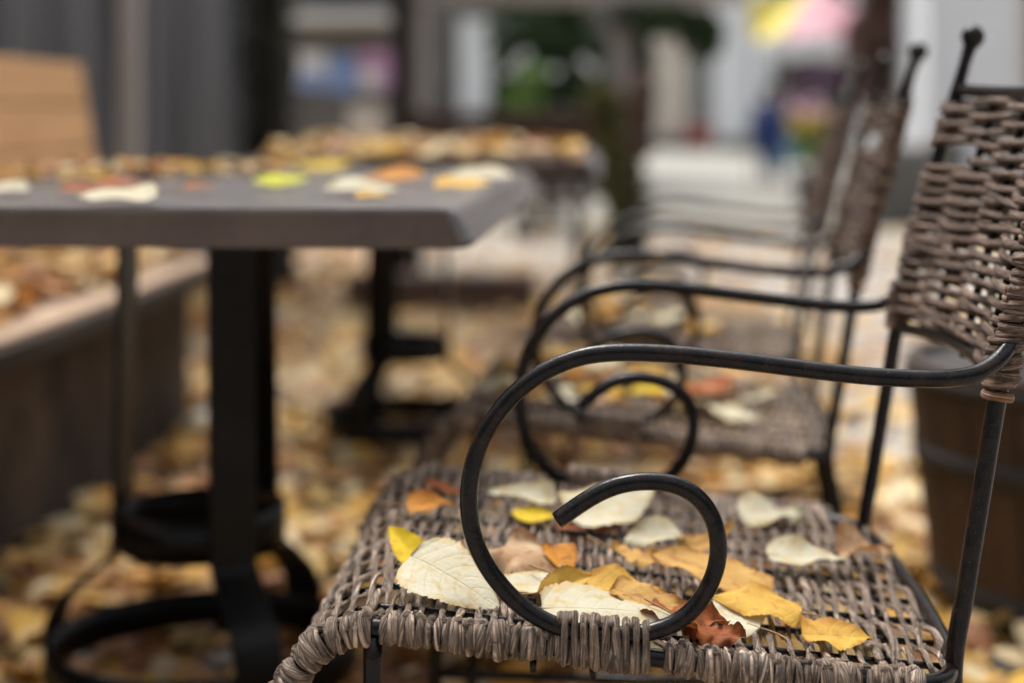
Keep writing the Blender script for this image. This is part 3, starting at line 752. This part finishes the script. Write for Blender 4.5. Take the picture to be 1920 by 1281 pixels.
litter_todo = [('leaf_layer', 420, lambda: (rng.uniform(-.79, -.05), rng.uniform(3.9, 5.12)), 'layer of yellow and pale leaves lying thick under the loose ones on the farther table', .745, .014)]
for k in range(70):
    x = rng.uniform(-.80, -.04); y = 3.86 + 1.2 * rng.random() ** 1.7
    drop(rng.choice(['yellow', 'yellow', 'cream', 'yellow', 'orange', 'bright', 'cream', 'cream', 'ochre']), (x, y, .754 + rng.uniform(0, .012)),
         'blurred yellow or pale leaf in the layer covering the farther table', 'leaves covering the farther table', rng.uniform(.9, 1.2), 6)

# ------------------------------------------------------------------ bench on the left
b = empty('wooden_bench', (-1.27, 3.2, 0), label='light wooden bench with a slatted back along the left, its seat covered in leaves', cat='bench')
sx0, sx1, y0, y1 = -.22, .235, -1.5, 1.42
for k in range(4):
    a = sx0 + k * (sx1 - sx0) / 4
    MB().box((a + .003, y0, .413), (a + (sx1 - sx0) / 4 - .003, y1, .452), .004).build('seat_board', M['oakold'], b)
tl = Matrix.Translation((sx0 + .03, 0, .50)) @ Matrix.Rotation(R(-9), 4, 'Y')
for k in range(4):
    MB().box((-.014, y0, k * .128), (.014, y1 + .32 - .00 * k, k * .128 + .122), .004, tl).build('back_board', M['oak'], b)
MB().box((sx1 + .001, y0, .398), (sx1 + .012, y1, .438), .002).build('edge_rail', M['darkwood'], b)
for y in (-1.3, 0, 1.25, 1.6):
    MB().box((-.045, y - .03, -.46 if y < 1.5 else -.50), (-.016, y + .03, .49), .003, tl).build('back_support', M['darkwood'], b)
MB().box((sx0 + .03, y0 + .05, 0), (sx1 - .075, y1 - .06, .405), .006).build('base', M['baseshade'], b)  # solid box filling the open underside, standing in for its shadow
litter_todo.append(('leaf_drift', 620, lambda: (-1.27 + rng.uniform(-.19, .15), rng.uniform(1.9, 4.6)), 'drift of small leaves covering the seat of the wooden bench', .452, .03))
for k in range(60):
    x = -1.27 + rng.uniform(-.16, .14); y = rng.uniform(2.2, 4.0)
    drop(rng.choice(['yellow', 'ochre', 'cream', 'tan', 'orange', 'yellow', 'cream']), (x, y, .462 + rng.uniform(0, .03)),
         'blurred yellow or tan leaf in the drift on the wooden bench seat', 'leaves drifted on the wooden bench', rng.uniform(.9, 1.3), 20)

# ------------------------------------------------------------------ ground
def sheet(name, x0, y0, x1, y1, z, mat):
    m = MB(); m.add([(x0, y0, z), (x1, y0, z), (x1, y1, z), (x0, y1, z)], [(0, 1, 2, 3)], None, False)
    return tag(m.build(name, mat), kind='structure')
sheet('ground', -60, -30, 60, 90, 0, M['pave'])
sheet('street', -40, 11.5, 40, 88, .004, M['street'])
pal = np.array([(.64, .38, .09), (.58, .30, .06), (.66, .48, .24), (.66, .58, .44), (.45, .22, .09), (.30, .12, .055), (.60, .44, .20), (.72, .62, .48), (.42, .20, .10), (.18, .09, .05), (.66, .40, .05)])
pw = np.array([.14, .12, .14, .14, .09, .06, .10, .10, .05, .04, .05]); pw = pw / pw.sum()
def litter(name, n, region, label, z0=0.0, thick=.022):
    t = np.linspace(0, 1, 5); s = np.array([-1, 0, 1.]); T, S = np.meshgrid(t, s, indexing='ij')
    w_ = np.array([.15, .85, 1, .7, .03])[:, None]
    xy = []
    while len(xy) < n:
        p = region(); 
        if p is not None: xy.append(p)
    xy = np.array(xy); sz = rng.uniform(.05, .095, n); wd = rng.uniform(.55, .85, n)
    X = (T[None] - .5) * sz[:, None, None]; Y = (S * w_)[None] * (sz * wd / 2)[:, None, None]
    fold = rng.normal(.06, .25, n); bend = rng.normal(0, 3.5, n)
    Z = np.abs(Y) * fold[:, None, None] + X ** 2 * bend[:, None, None]
    V = np.stack([X, Y, Z], -1).reshape(n, 15, 3)
    a = rng.uniform(0, 6.283, n); b_ = rng.normal(0, .22, n); c_ = rng.normal(0, .22, n)
    def rot(ax, ang):
        m = np.zeros((n, 3, 3)); i, j = [(1, 2), (2, 0), (0, 1)][ax]; m[:, ax, ax] = 1
        m[:, i, i] = np.cos(ang); m[:, j, j] = np.cos(ang); m[:, i, j] = -np.sin(ang); m[:, j, i] = np.sin(ang); return m
    Rm = rot(2, a) @ rot(0, b_) @ rot(1, c_)
    V = np.einsum('nij,nkj->nki', Rm, V)
    V[:, :, 0] += xy[:, 0][:, None]; V[:, :, 1] += xy[:, 1][:, None]
    V[:, :, 2] += (z0 + .004 - V[:, :, 2].min(axis=1) + rng.uniform(0, thick, n))[:, None]
    q = np.array([(i * 3 + j, (i + 1) * 3 + j, (i + 1) * 3 + j + 1, i * 3 + j + 1) for i in range(4) for j in range(2)])
    Fc = (q[None] + (np.arange(n) * 15)[:, None, None]).reshape(-1, 4)
    me = bpy.data.meshes.new(name); me.vertices.add(n * 15); me.vertices.foreach_set('co', V.ravel())
    me.loops.add(len(Fc) * 4); me.loops.foreach_set('vertex_index', Fc.ravel().astype(np.int32))
    me.polygons.add(len(Fc)); me.polygons.foreach_set('loop_start', np.arange(0, len(Fc) * 4, 4, dtype=np.int32))
    me.update(calc_edges=True); me.polygons.foreach_set('use_smooth', np.ones(len(Fc), bool))
    ca = me.color_attributes.new('Col', 'FLOAT_COLOR', 'POINT')
    patch = np.sin(xy[:, 0] * 4.1 + 1.3 * np.sin(xy[:, 1] * 2.7)) * np.sin(xy[:, 1] * 3.3 + xy[:, 0])
    ci = rng.choice(len(pal), n, p=pw); dk = (patch < -.35) & (rng.random(n) < .55); ci[dk] = rng.choice([4, 5, 8, 9, 1], dk.sum())
    gd = (patch > .4) & (rng.random(n) < .5); ci[gd] = rng.choice([0, 10, 6, 3], gd.sum())
    col = pal[ci] * rng.uniform(.72, 1.22, n)[:, None] * np.array([1.0, .93, .72])
    col = np.concatenate([col, np.ones((n, 1))], 1); ca.data.foreach_set('color', np.repeat(col, 15, 0).astype(np.float32).ravel())
    me.materials.append(M['litter']); me.validate()
    return tag(link(name, me), label, 'leaves', None, 'stuff')
def dens(x, y):
    if -1.5 < x < -1.07 and 1.7 < y < 4.6: return .05
    d = 1.0 if y < 7.4 else (.8 if x < -1.0 and y < 13 else max(.06, .42 - (y - 7.4) * .06))
    edge = .62 + .10 * math.sin(y * 2.3) + .06 * math.sin(y * 7) + .03 * y
    if x > edge and y < 9: d *= .22
    d *= .55 + .6 * (math.sin(x * 5.1 + y * 2) * math.sin(y * 3.7 - x * 3) > -.45)
    return min(1, d)
def reg():
    y = 1.2 + 13 * rng.random() ** 1.55; hw = .42 * y + .4
    x = rng.uniform(-hw, hw * .85)
    return (x, y) if rng.random() < dens(x, y) else None
litter('leaf_litter', 21000, reg, 'thick layer of fallen yellow, cream and brown leaves on the ground')
for a in litter_todo: litter(a[0], a[1], a[2], a[3], a[4], a[5])
tb = MB(); tb.box((-1.05, 7.0, 0), (-.24, 7.16, .17), .012)
tag(tb.build('timber_kerb', M['brownwood']), 'low dark brown timber beam lying on the leafy ground behind the farther table', 'timber beam')

# ------------------------------------------------------------------ barrel planter on the right
bl = empty('barrel_planter', (.885, 2.85, 0), label='dark half-barrel planter with autumn plants at the lower right', cat='planter')
def br(z): return .285 + .055 * (z / .43) ** .8
seg = 22; m = MB()
for k in range(seg):
    a0, a1 = 2 * math.pi * (k + .03) / seg, 2 * math.pi * (k + .97) / seg; V = []
    for z in np.linspace(.015, .43, 7):
        for a in (a0, (a0 + a1) / 2, a1): V.append((br(z) * math.cos(a), br(z) * math.sin(a), z))
        for a in (a1, a0): V.append(((br(z) - .022) * math.cos(a), (br(z) - .022) * math.sin(a), z))
    f = [(i * 5 + j, i * 5 + (j + 1) % 5, (i + 1) * 5 + (j + 1) % 5, (i + 1) * 5 + j) for i in range(6) for j in range(5)] + [(4, 3, 2, 1, 0), tuple(30 + j for j in range(5))]
    m.add(V, f, None, False)
m.build('barrel', M['barrel'], bl)
for z0, z1 in ((.03, .075), (.25, .29), (.385, .415)):
    MB().lathe([(br(z0) - .002, z0), (br(z0) + .004, z0), (br(z1) + .004, z1), (br(z1) - .002, z1)], (0, 0), 40).build('hoop', M['hoop'], bl)
MB().lathe([(.26, .33), (.30, .385)], (0, 0), 24).build('soil', M['soil'], bl)
def foliage(n, fn, size, flat=0.0, r=None):
    """n small leaf faces at points fn()"""
    m = MB(); V = []; Fc = []
    for i in range(n):
        c = np.array(fn()); a = rng.normal(0, 1, 3); a /= np.linalg.norm(a); b_ = np.cross(a, rng.normal(0, 1, 3)); b_ /= np.linalg.norm(b_)
        s_ = size * rng.uniform(.6, 1.3); k = len(V)
        V += [c - a * s_, c + b_ * s_ * .5, c + a * s_, c - b_ * s_ * .5]; Fc.append((k, k + 1, k + 2, k + 3))
    m.add(V, Fc, None, False); return m
def blob(cs):
    def fn():
        c, r_ = cs[rng.integers(0, len(cs))]
        d = rng.normal(0, 1, 3); d /= np.linalg.norm(d); return np.array(c) + d * np.array(r_) * rng.random() ** .45
    return fn
foliage(420, blob([((.0, 0, .47), (.25, .25, .07)), ((-.1, -.1, .50), (.12, .12, .08)), ((.1, .05, .56), (.15, .15, .12))]), .022).build('leaves', M['autumn'], bl)
foliage(260, blob([((.12, -.1, .52), (.16, .16, .12)), ((0, .15, .50), (.15, .1, .1))]), .024).build('leaves', M['leafgreen'], bl)
sm = MB()
for k in range(14):
    a = rng.uniform(0, 6.28); r_ = rng.uniform(.02, .2); sm.tube([(r_ * math.cos(a), r_ * math.sin(a), .37), (r_ * 1.2 * math.cos(a), r_ * 1.2 * math.sin(a), .55)], .003, 5)
sm.build('stems', M['leafgreen'], bl)

# ------------------------------------------------------------------ background, left
wl = empty('board_fence', (-2.05, 6.6, 0), label='tall dark grey board fence behind the bench at the left', cat='fence')
pm = MB(); k = 0
for y in np.arange(-4.4, 3.2, .15):
    pm.box((-.02 - .006 * (k % 2), y, .03), (.006 - .006 * (k % 2), y + .143, 3.1 + .0 * k)); k += 1
pm.build('board_panel', M['wallg'], wl)
for y in (-4.3, -2.0, .5, 3.1): MB().box((.008, y, 0), (.085, y + .08, 3.15), .006).build('post', M['wallg'], wl)
for z in (.5, 1.7, 2.7): MB().box((-.09, -4.4, z), (-.028, 3.2, z + .08)).build('rail', M['wallg'], wl)
ps = MB(); ps.box((-.034, -.034, 0), (.034, .034, 3.2), .006)
o = ps.build('post', M['post']); o.location = (P(240, 0, 5.3)[0], 5.3, 0); tag(o, 'light grey-brown upright post in front of the dark fence, right of the bench back', 'post')

def tree(nm, x, y, r, h, mats, lab, crown, lean=(0, 0), crown_mat='leafgreen', nleaf=1500, group=None, size=.09):
    t = empty(nm, (x, y, 0), label=lab, cat='tree', group=group)
    tr = MB(); pts = smooth_path([(0, 0, 0), (lean[0] * .4, 0, h * .35), (lean[0], lean[1], h)], 10); n = len(pts)
    tr.tube(pts, r * (1 - .45 * np.linspace(0, 1, n)) * (1 + .5 * np.exp(-np.linspace(0, 1, n) * 14)) * (1 + .05 * rng.normal(0, 1, n)), 14)
    for i in range(5):
        a = rng.uniform(0, 6.28); z0 = h * rng.uniform(.7, .95)
        tr.tube(smooth_path([(lean[0] * .8, lean[1] * .8, z0), (math.cos(a) * .5, math.sin(a) * .5, z0 + .5), (math.cos(a) * 1.2, math.sin(a) * 1.2, z0 + .9)], 5), np.linspace(r * .4, r * .12, 11), 8)
    tr.build('trunk', M[mats], t)
    foliage(nleaf, blob(crown), size).build('crown', M[crown_mat], t); return t
t1 = tree('ivy_clad_tree', P(503, 0, 8.2)[0], 8.2, .115, 3.2, 'bark', 'almost black ivy-clad tree trunk right of the grey fence',
     [((0, 0, 3.4), (1.0, 1.0, .6)), ((.5, 0, 3.9), (.9, .9, .7))], (.03, 0))
foliage(900, lambda: (lambda a, z: (math.cos(a) * (.12 + rng.random() * .035), math.sin(a) * (.12 + rng.random() * .035), z))(rng.uniform(0, 6.28), rng.uniform(.1, 3.0)), .035).build('ivy', M['ivy'], t1)

# poster kiosk
ks = empty('poster_kiosk', (P(635, 0, 13)[0], 13, 0), label='grey kiosk with blue and pink posters behind the table, left of centre', cat='kiosk')
MB().box((-.42, 0, 0), (.52, .8, 2.0), .01).build('body', M['greyw'], ks)
MB().box((-.52, -.15, 2.0), (.62, .95, 2.12), .02).build('roof', M['cream_w'], ks)
MB().box((-.38, -.55, 1.52), (.42, -.012, 1.56), .004, Matrix.Rotation(R(-12), 4, 'X')).build('awning', M['wcloth'], ks)
for (a, b_, c_, d_, mt) in ((-.33, 1.08, -.10, 1.34, 'wcloth'), (-.08, 1.02, .14, 1.32, 'bluep'), (.16, 1.04, .44, 1.36, 'pinkp'), (-.30, 1.05, -.12, 1.18, 'bluep'), (.18, 1.06, .32, 1.2, 'wcloth')):
    yy = -.012 if d_ - b_ > .17 else -.018
    MB().box((a, yy, b_), (c_, yy + .006, d_)).build('poster', M[mt], ks)
MB().box((.08, -.014, .35), (.36, 0, .92), .002).build('panel', M['cream_w'], ks)

def upright(px0, px1, y, h, mt, lab, nm='post', cat='post', z0=0, dp=None, group=None):
    x0, x1 = P(px0, 0, y)[0], P(px1, 0, y)[0]; dp = dp or (x1 - x0)
    m = MB(); w_ = (x1 - x0) / 2; m.box((-w_, 0, z0), (w_, dp, h), .01 if w_ > .03 else 0)
    o = m.build(nm, M[mt]); o.location = ((x0 + x1) / 2, y, 0); return tag(o, lab, cat, group)
upright(735, 772, 9.0, 3.0, 'bark', 'slim dark post between the poster kiosk and the bright doorway')
# house with the bright doorway
def building(nm, x0, x1, y, dp, h, wall, lab, windows=(), roof='roofm', door=None, cat='building', extra=None):
    t = empty(nm, ((x0 + x1) / 2, y, 0), label=lab, cat=cat); hw = (x1 - x0) / 2; cx = (x0 + x1) / 2
    MB().box((-hw, 0, 0), (hw, dp, h)).build('wall', M[wall], t)
    MB().box((-hw - .15, -.25, h + .003), (hw + .15, dp + .2, h + .18), .02).build('roof', M[roof], t)
    MB().box((-hw - .02, -.03, 0), (hw + .02, -.003, .3)).build('plinth', M['greyw'], t)
    for (a, b_, c_, d_, gm) in windows:
        a -= cx; c_ -= cx; fm = MB(); e = .06
        fm.box((a, -.05, b_), (a + e, -.003, d_)); fm.box((c_ - e, -.05, b_), (c_, -.003, d_)); fm.box((a + e, -.05, b_), (c_ - e, -.003, b_ + e)); fm.box((a + e, -.05, d_ - e), (c_ - e, -.003, d_))
        fm.box(((a + c_) / 2 - .02, -.045, b_ + e), ((a + c_) / 2 + .02, -.003, d_ - e))
        fr = fm.build('window', M['cream_w'], t)
        MB().box((a + e, -.02, b_ + e), (c_ - e, -.004, d_ - e)).build('pane', M[gm], fr)
    return t
Y1 = 19.0
bA = building('grey_house', P(560, 0, Y1)[0], P(1200, 0, Y1)[0], Y1, 4, 4.2, 'greyw', 'grey-brown house beyond the square, mostly hidden by shrubs and posts',
    [(P(960, 0, Y1)[0], .9, P(1110, 0, Y1)[0], 2.1, 'glassd')])
cx = (P(560, 0, Y1)[0] + P(1200, 0, Y1)[0]) / 2
dr = MB().box((P(862, 0, Y1)[0] - cx, -.07, .35), (P(918, 0, Y1)[0] - cx, -.035, 1.95), .005).build('door', M['wcloth'], bA)
MB().ball((P(908, 0, Y1)[0] - cx, -.08, 1.0), .03).build('handle', M['steel'], dr)
# dark shrub mass with light spots
def shrub(px, y, cs, mt, lab, n, size, group=None, stem='bark', nm='shrub', trunk_h=.6, pot=None):
    t = empty(nm, (P(px, 0, y)[0], y, 0), label=lab, cat='shrub' if nm == 'shrub' else 'plant', group=group)
    st = MB()
    for k in range(6):
        c, r_ = cs[k % len(cs)]; st.tube(smooth_path([(rng.uniform(-.08, .08), rng.uniform(-.05, .05), 0), (c[0] * .5, c[1] * .5, c[2] * .5), c], 4), np.linspace(.03, .008, 9), 6)
    st.build('stem', M[stem], t)
    foliage(n, blob(cs), size).build('foliage', M[mt], t); return t
shrub(1035, 12.5, [((-.1, 0, 1.5), (.45, .35, .45)), ((.25, 0, 1.0), (.35, .3, .5)), ((-.25, .1, .9), (.25, .3, .5)), ((0, 0, 2.0), (.5, .3, .3))], 'leafgreen', 'tall very dark green shrub behind the farther table', 5200, .05)
shrub(985, 11.2, [((0, 0, .95), (.13, .12, .17)), ((.06, 0, 1.1), (.1, .1, .1))], 'lightgreen', 'small fresh light green plant in front of the dark shrub', 420, .035, nm='light_green_plant')
# added pale discs on stems, standing in for bokeh light spots
def flowers(px, py, y, mt, lab, r_=.05, group=None):
    t = empty('bokeh_spot', tuple(P(px, py, y)), label=lab, cat='flower', group=group)
    pm = MB()
    for k in range(7):
        a = k * .9; pm.ball((math.cos(a) * r_ * .55, -r_ * .2, math.sin(a) * r_ * .55), r_ * .42, sy=.4, seg=8, rings=5)
    pm.build('spot_discs', M[mt], t); MB().tube([(0, 0, 0), (0, .06, -.22)], .006, 5).build('stem', M['leafgreen'], t)
for (px, py) in ((968, 118), (952, 135), (1040, 135), (1095, 118), (1110, 130), (985, 105)):
    flowers(px, py, 11.6, 'wcloth', 'added pale disc among the dark green leaves, standing in for a bokeh light spot', .035, 'added bokeh light spots in the dark shrub')
# far bench
fb = empty('far_bench', (P(935, 0, 8.2)[0], 8.2, 0), label='brown wooden bench back showing just above the leaves of the farther table', cat='bench')
for k in range(3): MB().box((-.48, .0, .60 + k * .095), (.46, .03, .68 + k * .095), .004).build('back_board', M['brownwood'], fb)
MB().box((-.48, -.42, .42), (.46, -.02, .455), .004).build('seat', M['brownwood'], fb)
for x in (-.42, .40):
    MB().box((x - .03, -.40, 0), (x + .03, -.35, .418)).build('leg', M['iron'], fb); MB().box((x - .03, .033, 0), (x + .03, .07, .86)).build('leg', M['iron'], fb)

# pergola: posts and beam with hanging greenery
pg = empty('pergola', (P(1170, 0, 9.6)[0], 9.6, 0), label='grey-brown timber pergola with climbing greenery right of the dark shrub', cat='pergola')
pw_ = 26 * 9.6 / F
MB().box((-pw_, 0, 0), (pw_, .15, 1.50), .01).build('post', M['post'], pg)
MB().box((-1.28, 0, 0), (-1.16, .15, 1.50), .01).build('post', M['post'], pg)
MB().box((-1.3, -.02, 1.503), (.72, .17, 1.64), .01).build('beam', M['post'], pg)
foliage(1500, blob([((.2, 0, 1.40), (.30, .15, .10)), ((.45, 0, 1.32), (.14, .12, .16)), ((.12, -.05, 1.0), (.05, .1, .4))]), .04).build('climber', M['leafgreen'], pg)
shrub(1165, 9.2, [((0, 0, .62), (.16, .14, .40)), ((.04, -.05, .30), (.14, .12, .28)), ((-.12, 0, .85), (.12, .1, .2))], 'olive', 'olive-brown plant climbing the pergola post', 1500, .035, nm='olive_plant')
shrub(1198, 9.0, [((0, 0, .85), (.06, .08, .25))], 'redleaf', 'narrow brown plant right of the pergola post', 260, .035, nm='brown_plant')

# far street
Y2 = 40.0
X = lambda px, y: P(px, 0, y)[0]
bB = building('cream_house', X(1205, Y2), X(1345, Y2), Y2, 5, 8.0, 'cream_w', 'cream house with a tall blue-grey window beyond the pergola',
    [(X(1288, Y2), .62, X(1336, Y2), 2.5, 'glass')])
cx2 = (X(1205, Y2) + X(1345, Y2)) / 2
MB().box((X(1290, Y2) - cx2, -.45, .10), (X(1334, Y2) - cx2, -.055, .58), .01).build('window_box', M['red'], bB)
bC = building('white_house', X(1348, 38.), X(1448, 38.), 38., 5, 8.0, 'white', 'bright white house front between the cream house and the pink parasol', [], 'greyw')
bD = building('shop_row', X(1440, 45.), X(1760, 45.), 45., 5, 9.0, 'greyw', 'dim shop row far down the street behind the parasol',
    [(X(1460, 45.), .7, X(1560, 45.), 1.5, 'glassd'), (X(1600, 45.), .7, X(1700, 45.), 2.8, 'glassd')])
cD = (X(1440, 45.) + X(1760, 45.)) / 2
MB().box((X(1490, 45.) - cD, -.5, 1.60), (X(1580, 45.) - cD, -.06, 2.15), .01).build('sign', M['purple'], bD)
Y3 = 13.0
bE = building('white_building', X(1742, Y3), X(2180, Y3), Y3, 4, 4.5, 'white', 'pale blue-white building wall at the right edge behind the nearest chair back', [(X(1915, Y3), .5, X(2060, Y3), 2.2, 'glassd')], 'greyw')
cE = (X(1742, Y3) + X(2180, Y3)) / 2
MB().box((X(1735, Y3) - cE, -.1, .004), (X(1752, Y3) - cE, -.035, 4.2), .01).build('downpipe', M['wcloth'], bE)
# pink parasol
pz = empty('parasol', (X(1530, 17.), 17., 0), label='pink and yellow parasol with a white valance in the street', cat='parasol')
def cone(r0, z0, r1, z1, mt, nm, a0=0, a1=2 * math.pi, seg=24):
    V = []; 
    for r_, z in ((r0, z0), (r1, z1)):
        for j in range(seg + 1):
            a = a0 + (a1 - a0) * j / seg; V.append((r_ * math.cos(a), r_ * math.sin(a), z + (.03 * math.cos(a * 8) if r_ > .5 else 0)))
    n = seg + 1; f = [(j, j + 1, n + j + 1, n + j) for j in range(seg)]
    m = MB(); m.add(V, f, None, False); return m.build(nm, M[mt], pz)
cone(.62, 1.62, .02, 2.25, 'pink', 'canopy', R(-130), R(130)); cone(.62, 1.62, .02, 2.25, 'ycloth', 'canopy', R(130), R(230))
cone(.62, 1.42, .62, 1.62, 'wcloth', 'valance'); MB().tube([(0, 0, 0), (0, 0, 2.24)], .02, 8).build('pole', M['steel'], pz)
MB().lathe([(.2, 0), (.2, .06), (.04, .09)], (0, 0), 16).build('foot', M['greyw'], pz)
yb = empty('yellow_awning', (X(1455, 20.), 20., 0), label='bright yellow awning above the parasol on the white house side', cat='awning')
MB().box((-.38, -.6, 1.95), (.45, 0, 2.0), .005, Matrix.Rotation(R(0), 4, 'X')).build('cloth', M['ycloth'], yb)
MB().box((-.38, -.62, 1.78), (.45, -.603, 2.25), .002).build('valance', M['ycloth'], yb)
for x in (-.35, .42): MB().tube([(x, -.58, 0), (x, -.58, 1.95)], .02, 8).build('post', M['steel'], yb)
# flower stand
fs = empty('flower_stand', (X(1512, 15.5), 15.5, 0), label='stand of yellow and pink flowers beside the person in blue', cat='flower stand')
MB().lathe([(.10, 0), (.14, .30), (.15, .34)], (0, 0), 16).build('pot', M['greyw'], fs)
foliage(260, blob([((0, 0, .55), (.15, .14, .20))]), .045).build('leaves', M['lightgreen'], fs)
for k in range(26):
    a = rng.uniform(-.17, .17); z = rng.uniform(.66, .98)
    MB().ball((a, rng.uniform(-.12, .05), z), rng.uniform(.04, .06), sz=.7, seg=8, rings=5).build('flower', M['yflower' if z < .86 else 'pflower'], fs)
# brown-leaved tree on the right
tree('copper_tree', X(1662, 14.5), 14.5, .10, 2.0, 'bark2', 'brown-leaved tree behind the backs of the farther armchairs',
     [((-.1, 0, 1.5), (.30, .4, .35)), ((.1, 0, 1.9), (.35, .4, .3)), ((-.05, 0, 1.1), (.2, .3, .3)), ((.1, 0, 2.6), (.7, .6, .4))], (.05, 0), 'redleaf', 5200, None, .055)
cr = MB()
for k in range(3): cr.box((-.35 + k * .24, -.2, .02), (-.13 + k * .24, .2, .55 + .06 * k), .01)
o = cr.build('grey_box', M['greyw']); o.location = (X(1715, 12.5), 12.5, 0); tag(o, 'grey-brown crate stack in front of the white building', 'crates')

# person in blue
def skin(name, verts, edges, rad, mat, parent, lv=2):
    me = bpy.data.meshes.new(name); me.from_pydata(verts, edges, []); me.materials.append(mat); me.update()
    o = link(name, me, parent); md = o.modifiers.new('skin', 'SKIN'); md.use_smooth_shade = True
    for i, r_ in enumerate(rad): me.skin_vertices[0].data[i].radius = (r_, r_)
    me.skin_vertices[0].data[0].use_root = True
    sb = o.modifiers.new('sub', 'SUBSURF'); sb.levels = lv; sb.render_levels = lv; return o
pr_ = empty('person', (X(1443, 20.), 20., 0), R(-25), label='small distant person in a dark blue coat and blue trousers walking down the street', cat='person')
pr_.scale = (1.08,) * 3
V = [(0, 0, .56), (0, 0, .72), (0, 0, .88), (0, .01, .945), (0, .0, 1.03), (0, 0, 1.09),
     (.07, 0, .50), (.08, -.03, .28), (.08, .03, .06), (.08, -.06, .03), (-.07, 0, .50), (-.08, .07, .28), (-.08, .14, .07), (-.08, .06, .03),
     (.13, 0, .86), (.18, .04, .70), (.17, -.03, .56), (.17, -.05, .50), (-.13, 0, .86), (-.18, -.04, .70), (-.17, -.10, .57), (-.17, -.12, .51)]
E = [(0, 1), (1, 2), (2, 3), (3, 4), (4, 5), (0, 6), (6, 7), (7, 8), (8, 9), (0, 10), (10, 11), (11, 12), (12, 13), (2, 14), (14, 15), (15, 16), (16, 17), (2, 18), (18, 19), (19, 20), (20, 21)]
rad = [.10, .095, .09, .035, .072, .05, .062, .045, .03, .028, .062, .045, .03, .028, .045, .036, .027, .022, .045, .036, .027, .022]
body = skin('body', V, E, rad, M['skin'], pr_)
skin('coat', [V[0], V[1], V[2], (.13, 0, .86), V[15], V[16], (-.13, 0, .86), V[19], V[20], (0, 0, .44)], [(0, 1), (1, 2), (2, 3), (3, 4), (4, 5), (2, 6), (6, 7), (7, 8), (0, 9)], [.19, .18, .15, .075, .065, .05, .075, .065, .05, .20], M['navy'], pr_)
skin('trousers', [V[0], V[6], V[7], V[8], V[10], V[11], V[12]], [(0, 1), (1, 2), (2, 3), (0, 4), (4, 5), (5, 6)], [.105, .08, .06, .045, .08, .06, .045], M['denim'], pr_)
MB().ball((0, .02, 1.045), .088, seg=14, rings=9).build('hair', M['hair'], pr_)
MB().box((.16, -.12, .22), (.30, .06, .48), .02).build('bag', M['paleblue'], pr_)

# far end of the square: house fronts and trees closing the view
building('end_house', -14, 24, 72, 8, 16, 'cream_w', 'long pale house closing the far end of the street', [(-11 + 4.2 * k, 1.6, -8.6 + 4.2 * k, 4.6, 'glass') for k in range(7)])
